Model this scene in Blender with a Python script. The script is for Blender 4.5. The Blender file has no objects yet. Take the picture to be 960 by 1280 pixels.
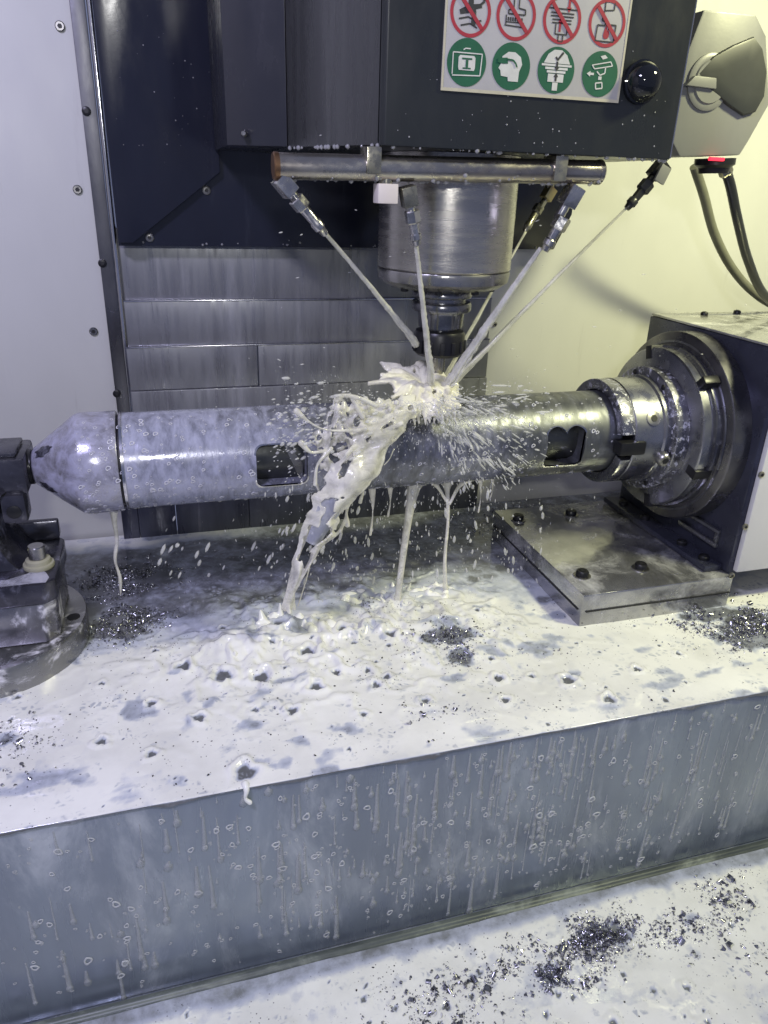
import bpy, bmesh, math, random
import numpy as np
from mathutils import Vector, Matrix, Quaternion
random.seed(7); rng = np.random.default_rng(11)
S = bpy.context.scene
COL = S.collection
R = math.radians
# ------------------------------------------------------------------ camera
PITCH, YAW, ROLL, FPX = R(23.694), R(17.117), R(1.932), 923.0
CAM = Vector((-0.26374, -0.71796, 0.43034))
fw = Vector((math.sin(YAW)*math.cos(PITCH), math.cos(YAW)*math.cos(PITCH), -math.sin(PITCH)))
r0 = Vector((math.cos(YAW), -math.sin(YAW), 0)); u0 = r0.cross(fw)
rt = r0*math.cos(ROLL)+u0*math.sin(ROLL); up = u0*math.cos(ROLL)-r0*math.sin(ROLL)
cd = bpy.data.cameras.new('camera'); cam = bpy.data.objects.new('camera', cd); COL.objects.link(cam)
cam.matrix_world = Matrix(((rt.x, up.x, -fw.x, CAM.x), (rt.y, up.y, -fw.y, CAM.y), (rt.z, up.z, -fw.z, CAM.z), (0, 0, 0, 1)))
cd.sensor_fit = 'VERTICAL'; cd.sensor_height = 36; cd.lens = 36*FPX/1280; cd.clip_start = 0.01; cd.clip_end = 50
S.camera = cam
def at(x, y, axis, val):          # photo position -> point on the plane axis = val (axis 0,1,2)
    v = fw+rt*((x-480)/FPX)-up*((y-640)/FPX)
    return CAM+v*((val-CAM[axis])/v[axis])
# ------------------------------------------------------------------ light
w = bpy.data.worlds.new('World'); S.world = w; w.use_nodes = True
w.node_tree.nodes['Background'].inputs[0].default_value = (0.54, 0.62, 1.0, 1)
w.node_tree.nodes['Background'].inputs[1].default_value = 0.32
def area(name, loc, tgt, sx, sy, power, col):
    l = bpy.data.lights.new(name, 'AREA'); l.shape = 'RECTANGLE'; l.size = sx; l.size_y = sy; l.energy = power; l.color = col
    o = bpy.data.objects.new(name, l); COL.objects.link(o); o.location = loc
    o.rotation_euler = (Vector(tgt)-Vector(loc)).to_track_quat('-Z', 'Y').to_euler(); return o
area('work_lamp_cool', (-0.62, -0.66, 1.00), (-0.15, 0.0, 0.1), 0.16, 0.10, 8.0, (0.72, 0.69, 1.0))
area('work_lamp_warm', (0.66, -0.46, 0.98), (0.42, 0.16, 0.22), 0.14, 0.10, 4.3, (1.0, 0.99, 0.56)).data.spread = R(95)
area('window_lamp', (-0.30, -1.05, 0.62), (-0.05, 0.0, 0.1), 0.07, 0.035, 2.4, (0.98, 0.97, 0.95))
S.view_settings.view_transform = 'Standard'; S.view_settings.look = 'None'
S.view_settings.exposure = 0.0; S.view_settings.gamma = 1.0; S.view_settings.use_curve_mapping = False
S.render.engine = 'CYCLES'; S.cycles.max_bounces = 6; S.cycles.diffuse_bounces = 3; S.cycles.glossy_bounces = 3; S.cycles.transparent_max_bounces = 6
# ------------------------------------------------------------------ helpers
def rootloc(p):
    v = Vector((0, 0, 0))
    while p: v = v+p.location; p = p.parent
    return v
def finish(name, me, mat, parent=None, smooth=40):
    if mat: me.materials.append(mat)
    if smooth:
        me.polygons.foreach_set('use_smooth', np.ones(len(me.polygons), bool))
        if smooth < 180: me.set_sharp_from_angle(angle=R(smooth))
    o = bpy.data.objects.new(name, me); COL.objects.link(o)
    if parent: off = rootloc(parent); o.parent = parent
    else:
        co = np.empty(len(me.vertices)*3, 'f'); me.vertices.foreach_get('co', co); co = co.reshape(-1, 3)
        mn, mx = co.min(0), co.max(0); off = Vector(((mn[0]+mx[0])/2, (mn[1]+mx[1])/2, mn[2])); o.location = off
    me.transform(Matrix.Translation(-Vector(off))); me.update()
    return o
def obj(name, bm, mat, parent=None, smooth=40):
    bmesh.ops.recalc_face_normals(bm, faces=bm.faces)
    me = bpy.data.meshes.new(name); bm.to_mesh(me); bm.free()
    return finish(name, me, mat, parent, smooth)
def tag(o, label=None, cat=None, group=None, kind=None):
    if label: o['label'] = label
    if cat: o['category'] = cat
    if group: o['group'] = group
    if kind: o['kind'] = kind
    return o
def thing(name, label, cat, loc, group=None):
    o = bpy.data.objects.new(name, None); COL.objects.link(o); o.location = loc; o.empty_display_size = 0.02
    return tag(o, label, cat, group)
def BM(): return bmesh.new()
def box(bm, a, b, bev=0.0, mtx=None):
    n = bmesh.ops.create_cube(bm, size=1.0)['verts']
    a, b = Vector(a), Vector(b)
    for v in n: v.co = Vector(((a[i]+b[i])/2+v.co[i]*(b[i]-a[i]) for i in range(3)))
    if bev:
        es = list({e for v in n for e in v.link_edges})
        r = bmesh.ops.bevel(bm, geom=es, offset=bev, segments=2, profile=0.6, affect='EDGES')
        n = list({v for f in r['faces'] for v in f.verts} | {v for v in n if v.is_valid})
    if mtx: bmesh.ops.transform(bm, matrix=mtx, verts=n)
    return bm
def frame(d):
    d = Vector(d).normalized(); a = Vector((0, 0, 1)) if abs(d.z) < 0.9 else Vector((1, 0, 0))
    x = a.cross(d).normalized(); return x, d.cross(x), d
def lathe(bm, p0, d, prof, n=48, cap=True, phase=0.0):   # prof: (distance along d, radius)
    x, y, z = frame(d); p0 = Vector(p0); rings = []
    for (t, r) in prof:
        rings.append([bm.verts.new(p0+z*t+(x*math.cos(phase+2*math.pi*k/n)+y*math.sin(phase+2*math.pi*k/n))*r) for k in range(n)])
    for a, b in zip(rings, rings[1:]):
        for k in range(n): bm.faces.new((a[k], a[(k+1) % n], b[(k+1) % n], b[k]))
    if cap: bm.faces.new(rings[0][::-1]); bm.faces.new(rings[-1])
    return bm
def rod(bm, a, b, r, r2=None, n=16, phase=0):
    a, b = Vector(a), Vector(b)
    return lathe(bm, a, b-a, [(0, r), ((b-a).length, r2 if r2 else r)], n, phase=phase)
def prism(bm, pts, a0, a1, axis=1):      # 2-D outline extruded along an axis
    def mk(p, t):
        return Vector((p[0], t, p[1])) if axis == 1 else (Vector((p[0], p[1], t)) if axis == 2 else Vector((t, p[0], p[1])))
    A = [bm.verts.new(mk(p, a0)) for p in pts]; B = [bm.verts.new(mk(p, a1)) for p in pts]
    bm.faces.new(A); bm.faces.new(B[::-1]); n = len(pts)
    for i in range(n): bm.faces.new((A[i], B[i], B[(i+1) % n], A[(i+1) % n]))
    return bm
def bevel_all(bm, off, seg=2, ang=30):
    bmesh.ops.recalc_face_normals(bm, faces=bm.faces)
    es = [e for e in bm.edges if len(e.link_faces) == 2 and e.calc_face_angle(0) > R(ang)]
    bmesh.ops.bevel(bm, geom=es, offset=off, segments=seg, profile=0.6, affect='EDGES'); return bm
def catmull(P, n):
    P = [Vector(p) for p in P]; P = [P[0]*2-P[1]]+P+[P[-1]*2-P[-2]]; out = []
    for i in range(1, len(P)-2):
        for k in range(n):
            t = k/n; a, b, c, d = P[i-1:i+3]
            out.append(0.5*((2*b)+(c-a)*t+(2*a-5*b+4*c-d)*t*t+(3*b-a-3*c+d)*t**3))
    out.append(P[-2]); return out
def tube(bm, pts, rad, n=12):
    prev = None; rings = []
    for i, p in enumerate(pts):
        d = (pts[min(i+1, len(pts)-1)]-pts[max(i-1, 0)]).normalized()
        if prev is None: x = frame(d)[0]
        else: x = (prev-d*prev.dot(d)).normalized()
        prev = x; y = d.cross(x); r = rad[i] if hasattr(rad, '__len__') else rad
        rings.append([bm.verts.new(p+(x*math.cos(2*math.pi*k/n)+y*math.sin(2*math.pi*k/n))*r) for k in range(n)])
    for a, b in zip(rings, rings[1:]):
        for k in range(n): bm.faces.new((a[k], a[(k+1) % n], b[(k+1) % n], b[k]))
    bm.faces.new(rings[0][::-1]); bm.faces.new(rings[-1]); return bm
# value noise
_perm = {}
def vnoise(x, y, seed=0):
    g = _perm.setdefault(seed, np.random.default_rng(seed).random((256, 256)))
    xi = np.floor(x).astype(int); yi = np.floor(y).astype(int); fx = x-xi; fy = y-yi
    fx = fx*fx*(3-2*fx); fy = fy*fy*(3-2*fy)
    a = g[xi % 256, yi % 256]; b = g[(xi+1) % 256, yi % 256]; c = g[xi % 256, (yi+1) % 256]; d = g[(xi+1) % 256, (yi+1) % 256]
    return (a*(1-fx)+b*fx)*(1-fy)+(c*(1-fx)+d*fx)*fy
def fbm(x, y, sc, seed=0, o=5):
    s = 0; amp = 1; t = 0
    for i in range(o): s = s+amp*vnoise(x*sc*2**i+17.3*i, y*sc*2**i-9.1*i, seed+i); t += amp; amp *= 0.5
    return s/t
def sst(a, b, x): t = np.clip((x-a)/(b-a), 0, 1); return t*t*(3-2*t)
# numpy mesh of many small pieces
_b = bmesh.new(); bmesh.ops.create_icosphere(_b, subdivisions=2, radius=1.0)
ICO_V = np.array([v.co[:] for v in _b.verts], 'f'); ICO_F = np.array([[v.index for v in f.verts] for f in _b.faces]); _b.free()
_b = bmesh.new(); bmesh.ops.create_icosphere(_b, subdivisions=1, radius=1.0)
IC1_V = np.array([v.co[:] for v in _b.verts], 'f'); IC1_F = np.array([[v.index for v in f.verts] for f in _b.faces]); _b.free()
def torus_tpl(n=12, m=6, r=0.34, flat=0.6):
    V = []; F = []
    for i in range(n):
        a = 2*math.pi*i/n
        for j in range(m):
            b = 2*math.pi*j/m; V.append(((1+r*math.cos(b))*math.cos(a), (1+r*math.cos(b))*math.sin(a), r*flat*math.sin(b)))
            F.append((i*m+j, ((i+1) % n)*m+j, ((i+1) % n)*m+(j+1) % m, i*m+(j+1) % m))
    return np.array(V, 'f'), np.array(F)
def stack(V, F, mats):       # mats: list of 4x4 (or 3x4) numpy
    Mx = np.array(mats, 'f'); n = len(Mx)
    vs = np.einsum('nij,vj->nvi', Mx[:, :3, :3], V)+Mx[:, None, :3, 3]
    fs = F[None]+(np.arange(n)*len(V))[:, None, None]
    return vs.reshape(-1, 3), fs.reshape(-1, F.shape[1])
def np_mesh(name, vs, fs):
    me = bpy.data.meshes.new(name); k = fs.shape[1]
    me.vertices.add(len(vs)); me.vertices.foreach_set('co', vs.astype('f').ravel())
    me.loops.add(fs.size); me.loops.foreach_set('vertex_index', fs.ravel().astype('i'))
    me.polygons.add(len(fs)); me.polygons.foreach_set('loop_start', np.arange(0, fs.size, k, dtype='i'))
    me.update(calc_edges=True); me.validate(); return me
def m4(p, d=None, s=(1, 1, 1), spin=None):
    if d is None: rot = np.eye(3)
    else:
        x, y, z = frame(d); rot = np.array([x[:], y[:], z[:]]).T
    if spin is not None:
        c, s_ = math.cos(spin), math.sin(spin); rot = rot @ np.array([[c, -s_, 0], [s_, c, 0], [0, 0, 1]])
    m = np.eye(4); m[:3, :3] = rot*np.array(s); m[:3, 3] = p[:]; return m
# ------------------------------------------------------------------ materials
def base_mat(name):
    m = bpy.data.materials.new(name); m.use_nodes = True; nt = m.node_tree
    return m, nt, nt.nodes['Principled BSDF'], nt.nodes, nt.links
def setv(b, **k):
    for n, v in k.items():
        i = b.inputs[n.replace('_', ' ')]
        i.default_value = (*v, 1) if isinstance(v, tuple) and len(v) == 3 else v
def noise(nt, scale, stretch=(1, 1, 1), detail=6, rough=0.6, dist=0.0):
    tc = nt.nodes.new('ShaderNodeTexCoord'); mp = nt.nodes.new('ShaderNodeMapping'); mp.inputs['Scale'].default_value = stretch
    n = nt.nodes.new('ShaderNodeTexNoise'); n.inputs['Scale'].default_value = scale; n.inputs['Detail'].default_value = detail
    n.inputs['Roughness'].default_value = rough; n.inputs['Distortion'].default_value = dist
    nt.links.new(tc.outputs['Object'], mp.inputs[0]); nt.links.new(mp.outputs[0], n.inputs['Vector']); return n.outputs['Fac']
def ramp(nt, fac, lo, hi, a=0.0, b=1.0):
    r = nt.nodes.new('ShaderNodeMapRange'); r.interpolation_type = 'SMOOTHSTEP'
    for i, v in zip((1, 2, 3, 4), (lo, hi, a, b)): r.inputs[i].default_value = v
    nt.links.new(fac, r.inputs[0]); return r.outputs[0]
def mixc(nt, fac, a, b):
    m = nt.nodes.new('ShaderNodeMix'); m.data_type = 'RGBA'
    for s, v in ((m.inputs[6], a), (m.inputs[7], b)):
        if isinstance(v, tuple): s.default_value = (*v, 1)
        else: nt.links.new(v, s)
    if isinstance(fac, float): m.inputs[0].default_value = fac
    else: nt.links.new(fac, m.inputs[0])
    return m.outputs[2]
def math_(nt, op, a, b=0.0):
    m = nt.nodes.new('ShaderNodeMath'); m.operation = op
    for s, v in ((m.inputs[0], a), (m.inputs[1], b)):
        if isinstance(v, (int, float)): s.default_value = v
        else: nt.links.new(v, s)
    return m.outputs[0]
def bump(nt, b, h, strength=0.3, dist=0.001):
    n = nt.nodes.new('ShaderNodeBump'); n.inputs['Strength'].default_value = strength; n.inputs['Distance'].default_value = dist
    nt.links.new(h, n.inputs['Height']); nt.links.new(n.outputs[0], b.inputs['Normal'])
MILK = (0.87, 0.84, 0.71)
def metal(name, col, rough=0.35, met=0.9, col2=None, nsc=25, stretch=(1, 1, 1), film=None, fcol=(0.62, 0.62, 0.62), rv=0.15, bs=0.15, grad=None, spot=None, fsc=18, fst=(1, 1, 1), fr=None):
    """wet metal: colour variation, uneven gloss, and a milky coolant film film=(lo, hi)"""
    m, nt, b, N, L = base_mat(name)
    n1 = noise(nt, nsc, stretch, 8); c = mixc(nt, ramp(nt, n1, 0.3, 0.7), col, col2 or tuple(x*0.65 for x in col))
    rg = ramp(nt, noise(nt, nsc*2.3, stretch, 5), 0.25, 0.75, max(rough-rv, 0.04), rough+rv); mt = met
    n3 = noise(nt, 240, stretch, 3)
    if film:
        f0 = noise(nt, fsc, fst, 9, 0.68, 0.4)
        if spot:
            tc = N.new('ShaderNodeTexCoord'); sx = N.new('ShaderNodeSeparateXYZ'); L.new(tc.outputs['Object'], sx.inputs[0])
            dd = math_(nt, 'ABSOLUTE', math_(nt, 'SUBTRACT', sx.outputs[0], spot[0])); f0 = math_(nt, 'ADD', f0, ramp(nt, dd, 0.0, spot[1], spot[2], 0.0))
        if grad:
            tc = N.new('ShaderNodeTexCoord'); sx = N.new('ShaderNodeSeparateXYZ'); L.new(tc.outputs['Object'], sx.inputs[0])
            f0 = math_(nt, 'ADD', f0, ramp(nt, sx.outputs[grad[4] if len(grad) > 4 else 0], grad[0], grad[1], grad[2], grad[3]))
        f = ramp(nt, f0, film[0], film[1]); c = mixc(nt, f, c, fcol)
        rg = math_(nt, 'ADD', rg, math_(nt, 'MULTIPLY', f, 0.12 if fr is None else fr)); mt = math_(nt, 'SUBTRACT', met, math_(nt, 'MULTIPLY', f, met))
        h = math_(nt, 'ADD', math_(nt, 'MULTIPLY', n3, 0.4), math_(nt, 'MULTIPLY', f, 0.8))
    else: h = n3
    L.new(c, b.inputs['Base Color']); L.new(rg, b.inputs['Roughness'])
    if isinstance(mt, float): b.inputs['Metallic'].default_value = mt
    else: L.new(mt, b.inputs['Metallic'])
    bump(nt, b, h, bs, 0.0006); return m
def paint(name, col, rough=0.4, var=0.12, nsc=9, spec=0.5, bs=0.05, drips=None):
    m, nt, b, N, L = base_mat(name)
    c = mixc(nt, ramp(nt, noise(nt, nsc, (1, 1, 0.5), 6), 0.3, 0.75), col, tuple(x*(1-var) for x in col))
    if drips: c = mixc(nt, ramp(nt, noise(nt, 60, (1, 1, 0.12), 5), drips[0], drips[1], 0, drips[3] if len(drips) > 3 else 0.6), c, drips[2])
    L.new(c, b.inputs['Base Color']); L.new(ramp(nt, noise(nt, 30, (1, 1, 0.4), 4), 0.2, 0.8, rough-0.1, rough+0.12), b.inputs['Roughness'])
    b.inputs['Specular IOR Level'].default_value = spec
    bump(nt, b, noise(nt, 300), bs, 0.0004); return m
def liquid(name, col=MILK, rough=0.16, sss=0.25, alpha=None):
    m, nt, b, N, L = base_mat(name)
    L.new(mixc(nt, ramp(nt, noise(nt, 40), 0.35, 0.7), col, tuple(x*0.86 for x in col)), b.inputs['Base Color'])
    setv(b, Roughness=rough, IOR=1.36)
    if isinstance(alpha, tuple): L.new(ramp(nt, noise(nt, alpha[2], (1, 1, 1), 6, 0.6, 0.5), 0.32, 0.68, alpha[0], alpha[1]), b.inputs['Alpha'])
    elif alpha: b.inputs['Alpha'].default_value = alpha
    bump(nt, b, noise(nt, 170, (1, 1, 1), 4), 0.25, 0.0006)
    return m
def plain(name, col, rough=0.4, met=0.0, emit=None, spec=0.5):
    m, nt, b, N, L = base_mat(name)
    L.new(mixc(nt, ramp(nt, noise(nt, 80), 0.3, 0.7), col, tuple(x*0.85 for x in col)), b.inputs['Base Color'])
    setv(b, Roughness=rough, Metallic=met); b.inputs['Specular IOR Level'].default_value = spec
    if emit: setv(b, Emission_Color=emit[0]); b.inputs['Emission Strength'].default_value = emit[1]
    return m
M_wall = paint('white_sheet_paint', (0.60, 0.60, 0.57), 0.42, 0.10, 4, drips=(0.62, 0.8, (0.42, 0.41, 0.39), 0.55))
M_navy = paint('dark_navy_paint', (0.016, 0.018, 0.030), 0.18, 0.3, 6, drips=(0.60, 0.80, (0.06, 0.065, 0.085), 0.4))
M_head = paint('dark_head_paint', (0.020, 0.023, 0.024), 0.32, 0.3, 8)
M_side = metal('dark_brushed_sheet', (0.115, 0.118, 0.118), 0.26, 0.7, (0.092, 0.094, 0.097), 8, (6, 6, 0.5))
M_side2 = paint('dark_gloss_cover', (0.030, 0.031, 0.038), 0.22, 0.2, 8)
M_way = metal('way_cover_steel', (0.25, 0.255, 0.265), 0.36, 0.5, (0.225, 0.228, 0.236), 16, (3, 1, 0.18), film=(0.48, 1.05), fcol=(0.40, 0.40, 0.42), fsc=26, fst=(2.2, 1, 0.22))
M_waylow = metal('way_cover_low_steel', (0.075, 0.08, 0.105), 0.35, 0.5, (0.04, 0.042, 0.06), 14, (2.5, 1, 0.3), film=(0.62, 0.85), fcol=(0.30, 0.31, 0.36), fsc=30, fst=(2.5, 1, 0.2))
M_steel = metal('bright_steel', (0.42, 0.41, 0.39), 0.28, 0.95, (0.25, 0.245, 0.24), 12)
M_brush = metal('brushed_spindle_steel', (0.46, 0.44, 0.40), 0.27, 0.95, (0.38, 0.365, 0.335), 8, (1, 1, 9), rv=0.07)
M_pipe = metal('stained_pipe_steel', (0.46, 0.44, 0.40), 0.26, 0.95, (0.27, 0.24, 0.21), 16, (1, 2, 2))
M_strip = metal('strip_steel', (0.17, 0.17, 0.18), 0.36, 0.85, (0.09, 0.09, 0.10), 10, (1, 1, 0.4))
M_chrome = metal('polished_edge', (0.62, 0.61, 0.64), 0.16, 1.0, (0.4, 0.4, 0.42), 6, (1, 1, 0.3), rv=0.08)
M_work = metal('wet_workpiece_steel', (0.14, 0.145, 0.155), 0.42, 0.8, (0.105, 0.11, 0.12), 12, (3, 0.8, 0.8), film=(0.22, 0.88), fcol=(0.35, 0.36, 0.47), grad=(-0.16, 0.12, 0.20, -0.22), spot=(0.115, 0.09, 0.22), fsc=60, fst=(1.6, 0.7, 0.7), bs=0.25, fr=-0.30)
M_cap = metal('wet_cone_steel', (0.34, 0.33, 0.33), 0.24, 0.9, (0.16, 0.15, 0.15), 16, film=(0.12, 0.72), fcol=(0.36, 0.36, 0.48), fsc=60, bs=0.25, fr=-0.08)
M_inner = metal('inner_bore_steel', (0.12, 0.125, 0.12), 0.4, 0.8)
M_speck = metal('foam_speckled_steel', (0.30, 0.30, 0.33), 0.28, 0.9, (0.18, 0.18, 0.21), 14, film=(0.52, 0.62), fcol=(0.50, 0.50, 0.58), fsc=170, bs=0.4)
M_chuck = metal('chuck_steel', (0.34, 0.34, 0.365), 0.26, 0.92, (0.21, 0.215, 0.24), 14, film=(0.60, 0.80), fcol=(0.40, 0.40, 0.48), fsc=60)
M_chuckd = metal('dark_chuck_steel', (0.19, 0.185, 0.19), 0.30, 0.9, (0.10, 0.10, 0.11), 14, film=(0.66, 0.85), fcol=(0.26, 0.26, 0.32), fsc=40)
M_index = metal('indexer_dark_face', (0.075, 0.08, 0.115), 0.28, 0.6, (0.045, 0.047, 0.07), 9, film=(0.66, 0.85), fcol=(0.25, 0.26, 0.33), fsc=30, fst=(1, 1, 0.4))
M_indexw = paint('indexer_pale_cover', (0.62, 0.61, 0.62), 0.4, 0.1, 6)
M_indext = metal('indexer_wet_top', (0.45, 0.45, 0.42), 0.2, 0.6, (0.2, 0.2, 0.19), 18, film=(0.45, 0.7), fcol=(0.62, 0.62, 0.58))
M_plate = metal('fixture_plate_steel', (0.46, 0.46, 0.47), 0.16, 0.85, (0.30, 0.30, 0.31), 22, film=(0.44, 0.80), fcol=(0.52, 0.52, 0.53), fsc=16, rv=0.12)
M_cast = metal('dark_casting', (0.075, 0.075, 0.095), 0.20, 0.6, (0.03, 0.03, 0.042), 22, film=(0.52, 0.76), fcol=(0.30, 0.30, 0.40), fsc=40, fst=(1, 1, 0.5), bs=0.4)  # lilac film colour also paints a glossy sheen on the casting
M_tail = metal('tailstock_steel', (0.34, 0.335, 0.37), 0.28, 0.85, (0.12, 0.12, 0.13), 14, film=(0.58, 0.66), fcol=(0.62, 0.61, 0.68), fsc=20, fst=(1, 1, 0.4))
M_disc = metal('round_base_steel', (0.38, 0.38, 0.37), 0.24, 0.9, (0.26, 0.26, 0.255), 10, film=(0.55, 0.64), fcol=(0.68, 0.67, 0.72), fsc=12)
M_tablef = metal('table_front_steel', (0.26, 0.30, 0.345), 0.26, 0.30, (0.205, 0.235, 0.275), 10, (1.8, 1, 0.2), film=(0.46, 0.80), fcol=(0.50, 0.53, 0.55), fsc=13, fst=(1.5, 1, 0.55), bs=0.12)
M_black = plain('black_oxide', (0.018, 0.018, 0.020), 0.35, 0.4)
M_rubber = plain('black_hose_rubber', (0.02, 0.021, 0.022), 0.33)
M_gloss = plain('black_glass_dome', (0.006, 0.007, 0.009), 0.06)
M_hole = plain('bolt_socket_dark', (0.008, 0.008, 0.010), 0.5)
M_boxg = paint('grey_box_plastic', (0.20, 0.20, 0.19), 0.42, 0.15, 14, bs=0.1)
M_boxd = plain('dark_shape_grey', (0.035, 0.037, 0.034), 0.4)
M_milk = liquid('milky_coolant', MILK, 0.10, 0.0, (0.55, 1.0, 45))
M_jet = liquid('coolant_jet_milk', (0.76, 0.75, 0.68), 0.10, 0.1, (0.34, 0.72, 50))
M_veil = liquid('coolant_veil', (0.80, 0.78, 0.68), 0.12, 0.1, (0.32, 0.95, 42))
M_mist = liquid('coolant_spray', (0.76, 0.76, 0.72), 0.2, 0.0, 0.40)
M_thin = liquid('thin_coolant_film', (0.60, 0.62, 0.72), 0.12, 0.1, 0.55)
M_bead = liquid('coolant_bead', (0.45, 0.45, 0.46), 0.06, 0.1, 0.55)
M_ring = liquid('foam_ring', (0.66, 0.68, 0.68), 0.12, 0.0, 0.75)
M_brass = plain('brass_fitting', (0.62, 0.52, 0.24), 0.3, 0.9)
M_nickel = metal('nickel_fitting', (0.55, 0.54, 0.52), 0.2, 0.95, (0.38, 0.37, 0.36), 60)
M_nickel2 = metal('dull_fitting', (0.40, 0.38, 0.30), 0.3, 0.9, (0.25, 0.24, 0.18), 60)
# ------------------------------------------------------------------ setting
HZ, YB, YFR = 0.18, 0.222, -0.269
def bolt_head(bm_list, p, d, r, h, parent, name='bolt', mat=None, socket=True):
    b = BM(); lathe(b, p, d, [(0, r), (h*0.75, r), (h, r*0.82)], 20)
    o = obj(name, b, mat or M_steel, parent)
    if socket:
        x, y, z = frame(d); b = BM(); lathe(b, Vector(p)+z*(h+0.0002), d, [(0, r*0.5), (0.0004, r*0.48)], 6)
        obj('socket', b, M_hole, o)
    return o
def wall(name, x0, x1, z0, z1):
    b = BM(); box(b, (x0, YB, z0), (x1, YB+0.012, z1), 0.0015); return tag(obj(name, b, M_wall), kind='structure')
wl = wall('back_wall_left', -1.3, -0.3225, -0.25, 1.2)
wr = wall('back_wall_right', 0.1635, 1.5, -0.25, 1.2)
for p in [(75, 33), (97, 237), (117, 414)]: bolt_head(None, at(*p, 1, YB), (0, -1, 0), 0.0048, 0.003, wl)
for p in [(618, 405), (600, 488)][:1]: bolt_head(None, at(*p, 1, YB), (0, -1, 0), 0.0034, 0.003, wr)
for nm, xw in (('side_wall_left', -0.98), ('side_wall_right', 0.98)):  # enclosure sides out of view, added for the metals to reflect
    b = BM(); box(b, (xw-0.006, -0.75, -0.25), (xw+0.006, YB-0.001, 1.2), 0.0015); tag(obj(nm, b, M_wall), kind='structure')
# table block and floor
b = BM(); box(b, (-1.0, YFR, -0.2085), (0.62, YB-0.004, -0.002), 0.0022)
table = tag(obj('machine_table', b, M_tablef), kind='structure')
b = BM(); prism(b, [(YFR-0.020, -0.235), (YFR-0.020, -0.2085), (YFR-0.0165, -0.2060), (YFR-0.0105, -0.2055), (YFR-0.0085, -0.2035), (YFR-0.0040, -0.2035), (YFR-0.0040, -0.235)], -1.1, 0.7, 0); bevel_all(b, 0.0012)
ledge = tag(obj('table_foot_ledge', b, metal('ledge_steel', (0.13, 0.15, 0.135), 0.42, 0.2, (0.05, 0.06, 0.06), 30, (0.3, 1, 1), film=(0.46, 0.72), rv=0.05, fcol=(0.26, 0.29, 0.24), fsc=40, fst=(0.4, 1, 1))), kind='structure')

# ------------------------------------------------------------------ coolant on table and floor
def chipmask(X, Y, blobs):
    s = np.zeros_like(X)
    for (cx, cy, rx, ry, a) in blobs: s = np.maximum(s, a*np.exp(-(((X-cx)/rx)**2+((Y-cy)/ry)**2)))
    return s
T_CH = [(0.335, -0.175, 0.065, 0.042, 1.7), (0.30, -0.140, 0.05, 0.02, 1.2), (-0.325, 0.090, 0.048, 0.042, 1.6), (-0.325, -0.005, 0.036, 0.036, 1.5), (-0.005, -0.112, 0.038, 0.018, 1.15), (-0.004, -0.148, 0.018, 0.020, 1.15),
        (0.07, -0.165, 0.035, 0.014, 0.55), (-0.42, -0.17, 0.04, 0.03, 0.7), (-0.40, -0.215, 0.03, 0.02, 0.5), (-0.06, -0.225, 0.035, 0.015, 0.5), (0.25, 0.16, 0.14, 0.05, 0.8), (-0.07, -0.03, 0.02, 0.02, 0.5)]
crng = np.random.default_rng(5)
craters = [(-0.1532, -0.1626, 0.0085), (-0.229, -0.2540, 0.0120), (-0.1264, -0.0528, 0.0090), (-0.0982, -0.1738, 0.0060), (0.0843, -0.2091, 0.0085), (0.1072, -0.2440, 0.0075), (-0.17, -0.052, 0.010), (-0.06, -0.205, 0.006), (0.012, -0.222, 0.006),
           (0.052, -0.195, 0.005), (-0.13, -0.145, 0.006), (-0.30, -0.215, 0.006), (-0.26, -0.18, 0.007), (-0.085, -0.165, 0.0055), (-0.20, -0.135, 0.011), (-0.235, -0.125, 0.012), (-0.105, -0.075, 0.010), (-0.27, -0.10, 0.009), (-0.15, -0.105, 0.010), (-0.18, -0.19, 0.007), (-0.30, -0.15, 0.006), (-0.06, -0.095, 0.008), (0.16, -0.21, 0.006), (0.02, -0.19, 0.007), (-0.34, -0.19, 0.006), (-0.12, -0.21, 0.005)]
for i in range(95):
    craters.append((crng.uniform(-0.46, 0.25), crng.uniform(-0.262, -0.04), crng.choice([0.0012, 0.0016, 0.0022, 0.0032, 0.0046])))
def table_h(X, Y):
    n = fbm(X, Y, 22, 3); turb = np.exp(-(((X+0.11)/0.17)**2+((Y+0.075)/0.10)**2)); turb2 = np.exp(-(((X+0.02)/0.10)**2+((Y-0.01)/0.06)**2))
    rid = 1-np.abs(2*fbm(X+0.02*fbm(X, Y, 15, 50), Y, 30, 9, 4)-1)
    h = 0.0014+0.0014*(fbm(X, Y, 14, 3, 3)-0.35)+turb*(0.011*(fbm(X, Y, 26, 21, 4)-0.35)+0.006*sst(0.78, 0.98, rid))+turb2*0.008*(fbm(X, Y, 22, 31, 3)-0.3)+0.00022*np.sin(X*420+8*n)*turb
    h = h+0.011*np.exp(-(((X+0.222)/0.028)**2+((Y+0.080)/0.020)**2))*(0.4+1.2*fbm(X, Y, 90, 40, 3))
    return h
T_EXTRA = []
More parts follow.
